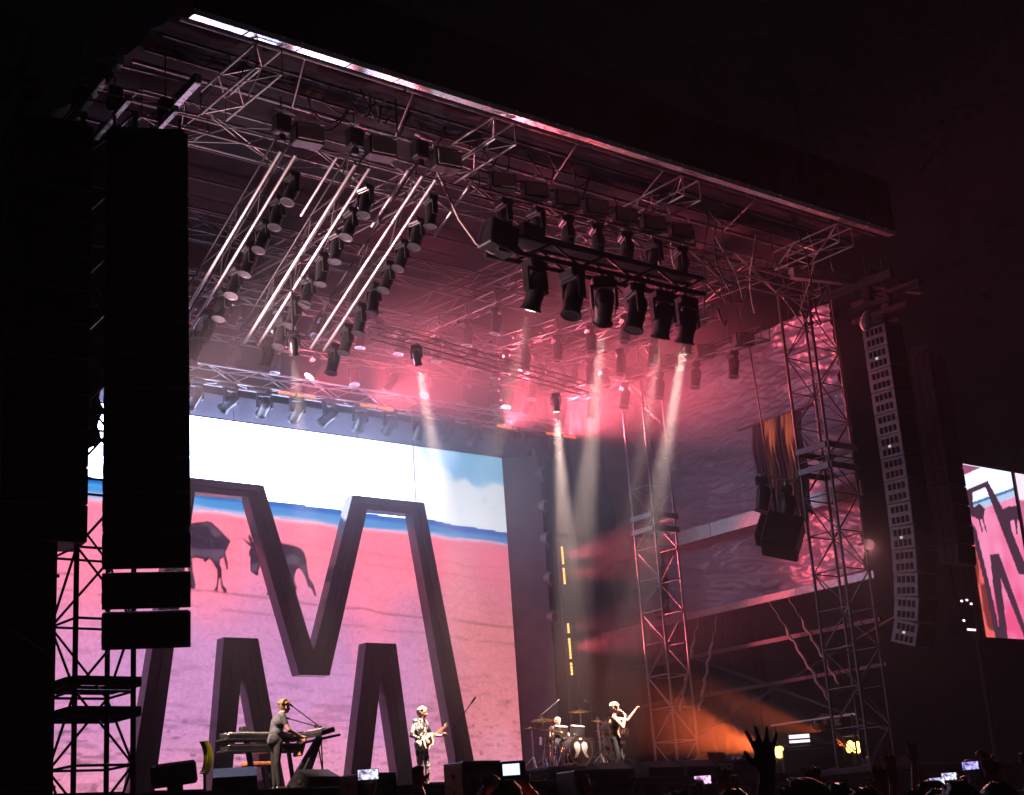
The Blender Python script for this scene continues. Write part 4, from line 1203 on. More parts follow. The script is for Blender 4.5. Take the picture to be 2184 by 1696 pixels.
def person(label, loc, rz, J, mats, hair=None, voxel=.016, extra=None, group=None, face=True):
    """J: joints in the person's own frame, facing -Y, feet at z = 0. mats: skin, top, trousers, shoes, sleeve"""
    D = dict(pel=(0, 0, .95), wai=(0, 0, 1.10), che=(0, 0, 1.30), nec=(0, 0, 1.50), hed=(0, -.02, 1.64), hf=(0, -1, 0),
             ls=(.185, 0, 1.43), rs=(-.185, 0, 1.43), le=(.26, 0, 1.14), re=(-.26, 0, 1.14), lw=(.27, -.08, .88), rw=(-.27, -.08, .88),
             lh=(.09, 0, .92), rh=(-.09, 0, .92), lk=(.11, -.02, .50), rk=(-.11, -.02, .50), la=(.12, .02, .09), ra=(-.12, .02, .09),
             lt=(.15, -.13, .04), rt=(-.15, -.13, .04), lhd=(0, 0, -1), rhd=(0, 0, -1), lhn=(-1, 0, 0), rhn=(1, 0, 0), lcurl=.5, rcurl=.5, lpoint=False, rpoint=False, sleeve=1, hk=1.0, spread=.35)
    D.update(J)
    V = {k: Vector(v) if isinstance(v, tuple) else v for k, v in D.items()}
    SK, TOP, TR, SH, SL = 0, 1, 2, 3, 4
    c = []
    c.append((V['pel'] + Vector((-.06, 0, 0)), V['pel'] + Vector((.06, 0, 0)), .125, .125, TR))
    c.append((V['pel'], V['wai'], .135, .125, TOP if (V['wai'] - V['pel']).length > .1 else TR))
    c.append((V['wai'] + Vector((-.03, 0, 0)), V['wai'] + Vector((.03, 0, 0)), .125, .125, TOP))
    c.append((V['wai'], V['che'], .128, .14, TOP))
    c.append((V['che'] + (V['ls'] - V['rs']) * .22, V['che'] - (V['ls'] - V['rs']) * .22, .13, .13, TOP))
    mid = (V['ls'] + V['rs']) / 2
    c.append((V['ls'] * .82 + mid * .18, V['rs'] * .82 + mid * .18, .082, .082, SL if D['sleeve'] == 0 else TOP))
    c.append((mid + Vector((0, 0, .02)), V['hed'] - Vector((0, 0, .07)), .062, .054, SK))
    for s, sg in (('l', 1), ('r', -1)):
        S_, E_, W_ = V[s + 's'], V[s + 'e'], V[s + 'w']
        c.append((S_, S_.lerp(E_, .55), .068, .056, SL if D['sleeve'] > 0 else SK))
        c.append((S_.lerp(E_, .5), E_, .052, .043, SL if D['sleeve'] > .5 else SK))
        c.append((E_, W_, .044, .030, SL if D['sleeve'] > 1 else SK))
        hd = V[s + 'hd']; hn = V[s + 'hn']
        c += hand_caps(W_, hd, hn, sg if s == 'l' else sg, D[s + 'curl'], D['spread'], SK, D[s + 'point'], D['hk'])
        H_, K_, A_, T_ = V[s + 'h'], V[s + 'k'], V[s + 'a'], V[s + 't']
        c.append((H_, K_, .095, .064, TR))
        c.append((K_, A_ + Vector((0, 0, .03)), .062, .046, TR))
        c.append((A_ + Vector((0, .03, -.045)), T_, .045, .038, SH))
    c += head_caps(V['hed'], V['hf'], mi=SK)
    if extra: c += extra
    me = blend_mesh("person", c, mats, voxel, 2)
    o = part("person", me, None, loc, (0, 0, rz))
    tag(o, label, "person", group)
    if face: face_parts(o, V['hed'], V['hf'])
    if hair: hair_obj(o, V['hed'], V['hf'], *hair)
    return o

DEG = math.radians
# ---- keyboard player, in profile to the right, leaning over the keys
person("keyboard player with curly brown hair and dark grey shirt bending over the keys", (15.62, 26.62, DZ), DEG(80),
       dict(pel=(0, .06, .97), wai=(0, .02, 1.12), che=(0, -.04, 1.32), nec=(0, -.1, 1.5), hed=(.0, -.18, 1.62), hf=(.12, -1, -.35), ls=(.19, -.08, 1.43), rs=(-.19, -.06, 1.43),
            le=(.25, -.18, 1.16), re=(-.25, -.16, 1.15), lw=(.20, -.44, 1.03), rw=(-.18, -.44, 1.02), lhd=(0, -1, -.1), rhd=(0, -1, -.1), lhn=(0, 0, -1), rhn=(0, 0, -1),
            lk=(.12, .02, .5), rk=(-.11, .05, .5), sleeve=.3), [SKIN, CLOTHG, CLOTHK, BLACKP, CLOTHG], (HAIRB, "curly"))
# ---- guitarist, patterned suit
person("guitarist with short blond hair in a black and white patterned suit", (19.8, 27.6, DZ), DEG(22),
       dict(hed=(.02, -.05, 1.63), hf=(.55, -.8, -.35), le=(.30, -.10, 1.16), lw=(.34, -.34, 1.12), lhd=(.2, -.6, .5), lhn=(-.3, .3, -.6), lcurl=1.2,
            re=(-.30, .05, 1.14), rw=(-.16, -.22, 1.02), rhd=(.7, -.5, -.3), rhn=(0, .8, -.3), rcurl=.9, lk=(.14, -.05, .5), la=(.17, 0, .09), lt=(.22, -.15, .04), sleeve=2), [SKIN, SUIT, SUIT, BLACKP, SUIT], (HAIRG, "quiff"))
# ---- singer, one arm stretched to the right, microphone at the mouth
person("singer in a tan waistcoat and black trousers stretching one arm to the right", (25.1, 27.1, DZ), DEG(48),
       dict(pel=(0, .0, .98), wai=(0, .02, 1.13), che=(0, 0, 1.34), hed=(0, -.05, 1.69), nec=(0, 0, 1.53), hf=(.2, -1, .02), ls=(.20, 0, 1.46), rs=(-.20, -.02, 1.46),
            le=(.23, -.34, 1.42), lw=(.25, -.56, 1.66), lhd=(.1, -.55, .85), lhn=(0, -.6, -.6), lpoint=True,
            re=(-.26, -.20, 1.22), rw=(-.05, -.28, 1.48), rhd=(.35, .1, .9), rhn=(.6, .6, -.2), rcurl=1.6,
            lh=(.09, 0, .95), rh=(-.09, 0, .95), lk=(.18, -.12, .53), la=(.25, .02, .09), lt=(.3, -.13, .04), rk=(-.14, -.02, .52), ra=(-.22, .1, .09), rt=(-.26, -.04, .04), sleeve=0),
       [SKIN, CLOTHV, CLOTHK, BLACKP, CLOTHK], (HAIRG, "curly"))
t = thing("microphone", "microphone in the singer's hand", "microphone", (25.1, 27.1, DZ), DEG(48))
part("handle", unit_cyl(BLACKP), t, M=seg_matrix((-.03, -.33, 1.50), (.0, -.20, 1.62), .016))
part("mesh_ball", lathe_mesh([(.005, -.03), (.022, -.02), (.03, 0), (.022, .02), (.005, .03)], LAMPRIM, 10), t, (.005, -.19, 1.63))
# ---- drummer, seated on the riser
RZ_ = 3.9
person("bald drummer seated behind the kit in a pale shirt", (27.15, 31.55, RZ_), DEG(-5),
       dict(pel=(0, .1, .58), wai=(0, .08, .74), che=(0, .03, .95), nec=(0, 0, 1.13), hed=(0, -.03, 1.28), hf=(-.1, -1, -.1), ls=(.19, .02, 1.07), rs=(-.19, .02, 1.07), le=(.32, -.12, .84), re=(-.32, -.12, .86),
            lw=(.24, -.38, .82), rw=(-.26, -.36, .98), lhd=(-.2, -1, 0), rhd=(0, -.8, .5), lcurl=1.6, rcurl=1.6, lhn=(-1, 0, 0), rhn=(1, 0, 0), lh=(.10, .05, .55), rh=(-.10, .05, .55), lk=(.22, -.38, .52), rk=(-.22, -.38, .52), la=(.22, -.42, .09), ra=(-.22, -.42, .09), lt=(.23, -.58, .04), rt=(-.23, -.58, .04), sleeve=.3),
       [SKIN, CLOTHG, CLOTHK, BLACKP, CLOTHG], None)
for i, (a, b) in enumerate((((-.26, -.42, .98), (-.34, -.62, 1.28)), ((.22, -.44, .82), (.02, -.72, .86)))):
    o = part("drumstick", curve_mesh([Vector(a), Vector(b)], .011, IVORY, 6), None, (27.15, 31.55, RZ_), (0, 0, DEG(-5)))
    tag(o, ("drumstick raised in the drummer's hand", "drumstick lowered over the snare drum")[i], "drumstick", "drumsticks")
# ---- technician at the side rail
person("technician in white shirt leaning on the side rail with both elbows out", (34.2, 28.25, DZ), DEG(-50),
       dict(hed=(0, -.12, 1.62), hf=(0, -1, -.3), le=(.42, -.1, 1.42), re=(-.42, -.1, 1.42), lw=(.16, -.24, 1.62), rw=(-.16, -.24, 1.62), lhd=(-.6, .2, .5), rhd=(.6, .2, .5), lhn=(0, 1, 0), rhn=(0, 1, 0), sleeve=2),
       [SKIN, CLOTHK, CLOTHK, BLACKP, CLOTHW], (HAIRK, "short"), .02)

# ================================================================== INSTRUMENTS AND STAGE GEAR
def rot_to(a): return (0, 0, DEG(a))
# ---- guitar
t = thing("electric_guitar", "cream electric guitar with dark pickguard held by the guitarist", "guitar", (19.8, 27.6, DZ), DEG(22))
out = [(-.20, -.10), (-.10, -.17), (.02, -.12), (.12, -.15), (.20, -.08), (.17, .0), (.22, .09), (.12, .13), (.0, .10), (-.12, .16), (-.22, .10), (-.24, 0)]
B = Matrix.Translation((-.02, -.20, 1.02)) @ Matrix.Rotation(DEG(-24), 4, 'Y')
part("body", prism_mesh(out, -.025, .025, GUITARW, "guitar_body"), t, M=B)
part("pickguard", prism_mesh([(-.10, -.10), (.10, -.09), (.12, .06), (-.04, .06)], -.03, -.026, BLACKP), t, M=B)
part("neck", box_mesh(.62, .025, .05, WOODO, .006), t, M=B @ Matrix.Translation((.48, 0, 0)))
part("headstock", box_mesh(.17, .02, .08, GUITARW, .01), t, M=B @ Matrix.Translation((.86, 0, 0.01)))
part("bridge", box_mesh(.03, .012, .07, CHROME, .003), t, M=B @ Matrix.Translation((-.12, -.032, 0)))
part("strap", curve_mesh([(-.22, -.15, 1.05), (-.2, .0, 1.3), (-.02, .12, 1.45), (.14, .0, 1.5), (.17, -.12, 1.3), (.15, -.19, 1.12)], .022, BLACKP), t)

def mic_stand(label, base, top, boom, group="microphone stands"):
    base, top, boom = Vector(base), Vector(top), Vector(boom)
    t = thing("microphone_stand", label, "mic stand", base, 0, group)
    tube("pole", t, base + Vector((0, 0, .02)), top, .014, STEEL)
    d = (boom - top)
    tube("boom", t, top - d * .3, boom, .011, STEEL)
    part("clutch", box_mesh(.05, .05, .06, BLACKP, .01), t, top - base)
    for k in range(3):
        a = k * 2.094 + .4
        tube("leg", t, base + Vector((0, 0, .10)), base + Vector((.28 * math.cos(a), .28 * math.sin(a), .012)), .011, STEEL)
    n = d.normalized()
    tube("microphone", t, boom, boom + n * .16, .022, BLACKP)
    return t
mic_stand("thin mic stand right of the guitarist with raised boom", (20.62, 27.5, DZ), (20.68, 27.5, 4.62), (21.1, 27.4, 5.12))
mic_stand("boom mic stand reaching over the right keyboard toward the player", (16.75, 26.75, DZ), (16.72, 26.75, 4.52), (15.98, 26.6, 4.92))
mic_stand("second boom mic stand near the keyboard player's mouth", (16.5, 26.3, DZ), (16.35, 26.35, 4.50), (15.85, 26.5, 4.66))
mic_stand("tall boom stand at the left of the drum kit", (26.1, 30.9, DZ + .4), (26.05, 30.9, 5.25), (26.5, 30.8, 5.56))
mic_stand("tall boom stand behind the singer over the drum kit", (28.6, 31.4, DZ + .4), (28.65, 31.3, 5.55), (27.85, 31.0, 5.86))
mic_stand("short boom stand behind the singer over the drum kit", (28.3, 31.0, DZ + .4), (28.35, 31.0, 5.35), (27.75, 30.9, 5.6))

# ---- keyboards
def keyboard(label, loc, rz, L, tiltx, two=False):
    t = thing("keyboard", label, "keyboard", loc, rz, "keyboards on stands")
    part("case", box_mesh(L, .36, .10, BLACKP, .015), t, (0, 0, 0), (tiltx, 0, 0))
    part("key_bed", box_mesh(L * .88, .14, .02, IVORY, .003), t, (0, -.09, .058), (tiltx, 0, 0))
    part("control_panel", box_mesh(L * .9, .12, .02, BLIND, .004), t, (0, .08, .06), (tiltx, 0, 0))
    return t
ktab = thing("keyboard_stand", "black keyboard stand with a thick leaning post on the left", "stand", (15.35, 27.05, DZ))
part("shelf", box_mesh(1.75, .42, .05, BLACKM, .01), ktab, (.15, 0, .80))
part("shelf", box_mesh(1.75, .42, .05, BLACKM, .01), ktab, (.15, 0, 1.02))
bar("post", ktab, (15.38, 27.05, DZ), (15.15, 27.05, 4.5), .10, .08, BLACKM)
part("cap", box_mesh(.16, .14, .14, BLACKM, .02), ktab, (-.22, 0, 1.22))
bar("post", ktab, (16.35, 27.2, DZ), (16.2, 27.2, 4.3), .08, .06, BLACKM)
part("foot", box_mesh(1.7, .08, .05, BLACKM, .01), ktab, (.3, 0, .03))
keyboard("upper keyboard on the left stand with cream keys", (15.45, 27.02, DZ + 1.10), 0, 1.55, DEG(6))
keyboard("lower keyboard on the left stand", (15.45, 27.02, DZ + .88), 0, 1.55, DEG(4))
xs_ = thing("keyboard_stand", "black crossed stand under the tilted right keyboard", "stand", (16.2, 26.5, DZ))
for a, b in (((15.75, 26.5, DZ), (16.5, 26.5, 4.28)), ((16.15, 26.6, DZ), (16.62, 26.6, 4.32)), ((15.85, 26.3, DZ), (16.42, 26.3, 4.24))):
    bar("leg", xs_, a, b, .07, .09, BLACKM)
part("shelf", box_mesh(.9, .5, .05, BLACKM, .01), xs_, (.2, -.05, .96), (0, DEG(-10), 0))
keyboard("tilted keyboard on the right stand in front of the player", (16.35, 26.42, DZ + 1.08), DEG(95), .95, DEG(-14))
part("side_cheek", box_mesh(.06, .3, .34, WOODO, .01), xs_, (-.1, .05, .82), (0, DEG(20), 0))
st = thing("keyboard_stool", "low stool with orange wooden seat behind the keyboard player", "stool", (15.75, 27.6, DZ))
part("seat", box_mesh(.6, .36, .08, WOODO, .02), st, (0, 0, .60))
for a in (-1, 1):
    for b in (-1, 1):
        tube("leg", st, (15.75 + a * .24, 27.6 + b * .14, DZ), (15.75 + a * .18, 27.6 + b * .1, DZ + .57), .02, BLACKM)

# ---- drum riser and kit
rs = thing("drum_riser", "black riser carrying the drum kit", "riser", (27.4, 31.6, DZ))
part("platform", box_mesh(3.6, 2.8, .1, DECK, .02), rs, (0, 0, RZ_ - DZ - .05))
for i in range(4):
    part("skirt_panel", box_mesh(.89, .04, RZ_ - DZ - .1, DRAPE, .005), rs, (-1.35 + i * .9, -1.38, (RZ_ - DZ - .1) / 2))
part("lit_step", box_mesh(.95, .3, .1, LAMPRIM, .02), rs, (.3, -1.6, .42))

def drum(name, label, loc, r, depth, rx, rz=0.0, shell=BLACKP, head=DRUMW, group="drums of the kit"):
    t = thing(name, label, "drum", loc, rz, group)
    part("shell", lathe_mesh([(r * .985, -depth / 2), (r, -depth / 2 + .01), (r, depth / 2 - .01), (r * .985, depth / 2)], shell, 22), t, (0, 0, 0), (rx, 0, 0))
    for s in (-1, 1):
        part("hoop", lathe_mesh([(r * .97, s * depth / 2 - .012), (r * 1.035, s * depth / 2 - .012), (r * 1.035, s * depth / 2 + .014), (r * .97, s * depth / 2 + .014), (r * .97, s * depth / 2 - .012)], CHROME, 22, "hoop", False), t, (0, 0, 0), (rx, 0, 0))
        part("skin", lathe_mesh([(.0, s * depth / 2 + .004), (r * .5, s * depth / 2 + .005), (r * .968, s * depth / 2 + .004)], head, 22), t, (0, 0, 0), (rx, 0, 0))
    return t
bd = drum("bass_drum", "bass drum with a pale two-lobed emblem on its black front", (27.0, 30.75, RZ_ + .34), .33, .42, DEG(90), 0, BLACKP, BLACKP)
for s in (-1, 1):
    pts = [(s * x, z) for x, z in ((.02, .14), (.10, .20), (.18, .17), (.20, .08), (.15, -.04), (.22, -.16), (.12, -.14), (.06, -.04), (.03, .02))]
    part("emblem_lobe", prism_mesh(pts, -.226, -.219, DRUMW, "emblem"), bd)
part("emblem_badge", box_mesh(.08, .006, .03, DRUMW, .002), bd, (0, -.224, .26))
drum("rack_tom", "left rack tom above the bass drum", (26.8, 30.95, RZ_ + .80), .16, .24, DEG(14), 0)
drum("rack_tom", "right rack tom above the bass drum", (27.3, 30.95, RZ_ + .80), .17, .25, DEG(14), 0)
drum("floor_tom", "floor tom at the right of the bass drum", (27.75, 31.2, RZ_ + .45), .21, .42, 0, 0)
drum("snare_drum", "pale snare drum at the left of the drummer's knees", (26.55, 31.15, RZ_ + .62), .18, .15, DEG(6), 0, CHROME)
def cymbal(label, base, h, r, tilt, group="cymbals on stands"):
    base = Vector(base)
    t = thing("cymbal_stand", label, "cymbal", base, 0, group)
    tube("pole", t, base + Vector((0, 0, .05)), base + Vector((0, 0, h)), .016, CHROME)
    for k in range(3):
        a = k * 2.094
        tube("leg", t, base + Vector((0, 0, .28)), base + Vector((.3 * math.cos(a), .3 * math.sin(a), .012)), .013, CHROME)
    part("cymbal", lathe_mesh([(.012, .035), (.05, .03), (.07, .012), (r * .6, -.004), (r, -.018), (r, -.022), (r * .6, -.01), (.05, .02)], BRASS, 24), t, (0, 0, h), tilt)
    part("felt", box_mesh(.04, .04, .05, BLACKP, .01), t, (0, 0, h + .05))
    return t
cymbal("ride cymbal high at the right of the drummer", (27.75, 31.3, RZ_), 1.32, .28, (DEG(10), DEG(-6), 0))
cymbal("crash cymbal at the upper left of the kit", (26.32, 31.0, RZ_), 1.08, .26, (DEG(12), DEG(-8), 0))
cymbal("wide cymbal at the lower left of the kit", (26.35, 30.75, RZ_), .82, .29, (DEG(10), DEG(4), 0))
cymbal("small hi-hat cymbal left of the snare drum", (26.2, 31.25, RZ_), .92, .19, (DEG(4), 0, 0))
cymbal("low cymbal beside the floor tom", (28.05, 30.9, RZ_), .80, .22, (DEG(12), DEG(8), 0))
cymbal("small cymbal right of the drummer's arm", (27.85, 30.8, RZ_), 1.02, .18, (DEG(14), DEG(8), 0))
pr = thing("percussion_rack", "chrome percussion rack crowded with small drums behind the singer", "drum rack", (28.35, 31.0, RZ_))
for x in (-.35, .0, .35):
    tube("post", pr, (28.35 + x, 31.0, RZ_), (28.35 + x, 31.0, RZ_ + 1.15), .02, CHROME)
    for z in (.25, .55, .9):
        part("clamp", box_mesh(.08, .08, .07, CHROME, .015), pr, (x, -.02, z))
for z in (.35, .7, 1.05):
    tube("cross_tube", pr, (28.0, 30.98, RZ_ + z), (28.72, 30.98, RZ_ + z), .018, CHROME)
for i, (x, z, r) in enumerate(((-.2, .9, .12), (.15, .98, .11), (-.15, .55, .14), (.2, .5, .13), (.0, .22, .15), (.38, .78, .09), (-.38, .3, .1))):
    part("small_drum", lathe_mesh([(r, -.08), (r * 1.02, 0), (r, .08), (r * .9, .085)], CHROME if i % 2 else DRUMW, 16), pr, (x, -.12, z), (DEG(60 - 12 * i), DEG(20 * (i % 3 - 1)), 0))
for k in range(10):
    a = Vector((28.0 + .08 * k, 30.8, RZ_ + random.uniform(.1, 1.0)))
    tube("bracket_rod", pr, a, a + Vector((random.uniform(-.25, .25), -.1, random.uniform(-.2, .25))), .012, CHROME, 6)
hw = thing("pedal_hardware", "chrome stands and pedals crowded at the left foot of the kit", "drum hardware", (26.35, 30.6, RZ_))
for k in range(9):
    a = Vector((26.0 + .09 * k, 30.55 + random.uniform(-.1, .2), RZ_ + .02))
    tube("strut", hw, a, a + Vector((random.uniform(-.2, .2), random.uniform(-.05, .1), random.uniform(.25, .75))), .013, CHROME, 6)
part("pedal", box_mesh(.12, .3, .04, CHROME, .01), hw, (.3, -.1, .05))
dst = thing("drum_stool", "round black drum stool under the drummer", "stool", (27.15, 31.65, RZ_))
part("seat", lathe_mesh([(.16, 0), (.18, .02), (.18, .07), (.15, .09)], BLACKP, 18), dst, (0, 0, .38))
tube("post", dst, (27.15, 31.65, RZ_), (27.15, 31.65, RZ_ + .39), .025, CHROME)

kb = Vector((27.0, 30.75, RZ_))
for o in list(COL.objects):
    if o.parent is None and o.name.split(".")[0] in ("bass_drum", "rack_tom", "floor_tom", "snare_drum", "cymbal_stand", "percussion_rack", "pedal_hardware"):
        o.location = kb + (Vector(o.location) - kb) * 1.16
        o.scale = (1.16,) * 3

# ---- wedges and boxes along the stage front
def wedge(label, loc, rz, w, d, h, m=BLACKM, group="floor monitor wedges"):
    t = thing("monitor_wedge", label, "monitor", loc, rz, group)
    prof = [(-d / 2, 0), (d / 2, 0), (d / 2, h * .35), (d * .1, h), (-d / 2, h * .55)]
    n = len(prof)
    v = [(-w / 2, y, z) for y, z in prof] + [(w / 2, y, z) for y, z in prof]
    fc = [tuple(range(n))[::-1], tuple(range(n, 2 * n))] + [(i, (i + 1) % n, n + (i + 1) % n, n + i) for i in range(n)]
    me = bpy.data.meshes.new("cabinet"); me.from_pydata(v, [], fc); me.materials.append(m)
    part("cabinet", me, t)
    a = math.atan2(h * .65, -d * .4)
    part("grille", box_mesh(w * .9, d * .42, .02, GRILLE, .004), t, (0, d * .31, h * .69), (math.atan2(-h * .65, d * .4), 0, 0))
    part("handle", box_mesh(.02, d * .2, h * .2, STEEL, .004), t, (-w / 2 - .008, -.02, h * .35))
    return t
def cab(label, loc, rz, w, d, h, side=None, group="low speakers along the stage front"):
    t = thing("front_speaker", label, "speaker", loc, rz, group)
    part("cabinet", box_mesh(w, d, h, BLACKM, .02, True), t)
    part("grille", box_mesh(w * .94, .02, h * .9, GRILLE, .005), t, (0, -d / 2 - .008, h / 2))
    if side:
        part("side_panel", box_mesh(.012, d * .9, h * .9, side, .004), t, (-w / 2 - .005, 0, h / 2))
        for z in (.35, .7):
            part("side_port", lathe_mesh([(.0, 0), (.03, .004), (.045, 0)], BLACKP, 10), t, (-w / 2 - .014, 0, h * z), (0, DEG(-90), 0))
    part("top_edge", box_mesh(w, .03, .02, LAMPRIM, .004), t, (0, -d / 2 + .01, h + .008))
    return t
wedge("grey topped wedge monitor at the keyboard player's feet", (16.05, 25.95, DZ), DEG(10), .8, .55, .36)
wedge("dark wedge monitor left of the yellow crescent", (14.3, 25.9, DZ), DEG(-30), .8, .7, .42)
wedge("wedge monitor right of the guitarist's mic stand", (20.75, 26.1, DZ), DEG(35), .7, .6, .45)
wedge("wedge monitor in front of the singer's feet", (24.0, 26.2, DZ), DEG(0), 1.0, .6, .38)
wedge("first wedge of the dark row right of the singer", (25.3, 26.0, DZ), DEG(0), 1.1, .6, .38)
wedge("second wedge of the dark row right of the singer", (26.55, 26.0, DZ), DEG(0), 1.1, .6, .38)
cab("low speaker with an orange side near the keyboards", (16.75, 25.15, 2.75), DEG(5), .95, .6, .70, WOODO)
cab("low speaker with a bright top edge below the guitarist", (19.25, 25.1, 2.75), DEG(5), 1.05, .6, .88, WOODO)
cab("low dark speaker below the drum riser", (22.6, 25.2, 2.75), DEG(0), 1.6, .6, .66)
sh = thing("front_shelf", "black ledge along the foot of the stage front holding speakers", "ledge", (21, 25.2, 0))
for i in range(6):
    part("ledge_box", box_mesh(3.3, .8, 2.74, DRAPE, .02, True), sh, (-9 + i * 3.32, 0, 0))
t = thing("post_monitor", "black monitor on a thick post at the stage's left front", "monitor", (13.05, 25.9, DZ))
part("screen_box", box_mesh(.82, .3, .42, BLACKM, .05), t, (0, 0, .32), (0, DEG(-6), 0))
part("post", box_mesh(.24, .2, .3, BLACKM, .02, True), t, (.02, 0, 0))
# yellow crescent
t = thing("yellow_crescent", "yellow crescent shaped shell standing behind the keyboards", "prop", (14.35, 27.2, DZ))
pts = []
for k in range(13):
    a = DEG(-62 + 124 * k / 12); pts.append((.30 * math.cos(a) - .12, .36 * math.sin(a)))
for k in range(13):
    a = DEG(62 - 124 * k / 12); pts.append((.24 * math.cos(a) - .22 + .02, .34 * math.sin(a)))
part("shell", prism_mesh(pts, -.06, .06, YELLOW, "shell"), t, (0, 0, .72), (0, 0, DEG(20)), (1, 1, 1))
part("stem", box_mesh(.05, .05, .42, BLACKM, .01, True), t, (0, 0, 0))
# white case with orange light painted as its lid colour, small lights, rail at the right
t = thing("road_case", "road case with a lid coloured as if lit orange and white front right of the singer", "case", (27.6, 26.3, DZ), DEG(8))
part("body", box_mesh(.75, .45, .16, WHITE, .02, True), t, (0, 0, .12))
part("lid", box_mesh(.36, .4, .26, ORANGE, .02, True), t, (-.19, .1, .285), (DEG(-12), 0, 0))
part("lid", box_mesh(.34, .4, .26, ORANGE, .02, True), t, (.18, .1, .285), (DEG(-12), 0, 0))
for x in (-.2, .2):
    part("latch", box_mesh(.1, .02, .06, BLACKP, .005), t, (x, -.235, .22))
part("base", box_mesh(.7, .4, .12, BLACKP, .01, True), t)
t = thing("mixing_desk", "dark monitor desk with a white lit meter between the amber lamps", "mixing desk", (33.0, 27.9, DZ), DEG(-40))
part("table", box_mesh(1.6, .7, .75, BLACKM, .02, True), t)
part("desk", box_mesh(1.5, .6, .12, BLACKP, .03), t, (0, 0, .83), (DEG(10), 0, 0))
part("meter", box_mesh(.55, .03, .10, LIT_PANEL, 0), t, (-.3, -.32, 1.08))
part("meter", box_mesh(.55, .03, .07, LIT_PANEL, 0), t, (-.3, -.32, .95))
part("meter_bridge", box_mesh(1.3, .05, .3, BLACKP, .01), t, (0, -.28, 1.02))
sr = thing("side_rail", "pale handrail on the right wing in front of the technician", "rail", (33.9, 27.2, DZ))
tube("top_rail", sr, (33.8, 29.9, 4.86), (33.9, 26.9, 4.86), .035, ALU)
tube("mid_rail", sr, (33.8, 29.9, 4.3), (33.9, 26.9, 4.3), .025, STEEL)
for y in (29.8, 28.4, 27.0):
    tube("post", sr, (33.85, y, DZ), (33.85, y, 4.86), .03, STEEL)
for i, (x, y, z) in enumerate(((30.2, 30.5, DZ), (30.9, 30.4, DZ))):
    t = thing("flight_case", ("pale sided flight case behind the singer", "tall pale sided flight case behind the singer")[i], "case", (x, y, z), DEG(-20), "flight cases behind the singer")
    part("body", box_mesh(.55, .5, .5 + .25 * i, BLACKM, .02, True), t)
    part("label_plate", box_mesh(.34 - .16 * i, .015, .22 + .2 * i, WHITE, .004), t, (0, -.26, .4 + .1 * i))
t = thing("equipment_cart", "black cart with a row of small lamps left of the raised hand", "cart", (29.2, 27.0, DZ), DEG(-20))
part("body", box_mesh(1.0, .5, .42, BLACKM, .03, True), t)
for k in range(5):
    part("lamp", lathe_mesh([(.05, 0), (.06, .04), (.03, .08)], CHROME, 10), t, (-.4 + .2 * k, -.1 * (k % 2), .42))
t = thing("monitor_rack", "black rack with two pale panels at the far right of the stage", "rack", (34.3, 26.2, DZ), DEG(-35))
part("body", box_mesh(1.3, .5, .42, BLACKM, .02, True), t)
part("panel", box_mesh(.4, .02, .24, BLIND, .005), t, (.35, -.26, .24))
part("panel", box_mesh(.3, .02, .22, LAMPRIM, .005), t, (-.1, -.26, .24))

# ================================================================== CROWD
FACE = DEG(141)                                     # people look toward the stage
RF = Matrix.Rotation(FACE, 3, 'Z')
CG = "people in the crowd"
def crowd(label, wrist, side='l', mats=None, hair=(HAIRK, "short"), both=False, hd=(0, -.1, 1), curl=.25, scale=1.0, hk=1.0, voxel=.0105, lean=0.0, turn=0.0, sleeve=.3, spread=.35):
    """standing person whose raised wrist is at the given point in the place"""
    wz = wrist[2] / scale
    sx = 1 if side == 'l' else -1
    J = dict(sleeve=sleeve, hk=hk, spread=spread)
    wl = Vector((sx * (.25 - .1 * both), -.22, wz))
    el = Vector((sx * .32, -.12, max(1.32, min(1.62, wz - .26))))
    J[side + 'w'] = tuple(wl); J[side + 'e'] = tuple(el); J[side + 'hd'] = hd; J[side + 'hn'] = (0, -1, 0); J[side + 'curl'] = curl
    J[side + 's'] = (sx * .19, -.02, 1.47)
    if both:
        o = 'r' if side == 'l' else 'l'
        J[o + 'w'] = (-wl.x, wl.y, wl.z); J[o + 'e'] = (-el.x, el.y, el.z); J[o + 'hd'] = hd; J[o + 'hn'] = (0, -1, 0); J[o + 'curl'] = curl; J[o + 's'] = (-sx * .19, -.02, 1.47)
    R = Matrix.Rotation(FACE + turn, 3, 'Z')
    off = R @ (wl * scale)
    p = person(label, (wrist[0] - off.x, wrist[1] - off.y, 0), FACE + turn, J, mats or [SKIN2, CLOTHK, CLOTHK, BLACKP, CLOTHK], hair, voxel, None, CG, False)
    p.scale = (scale,) * 3
    return p

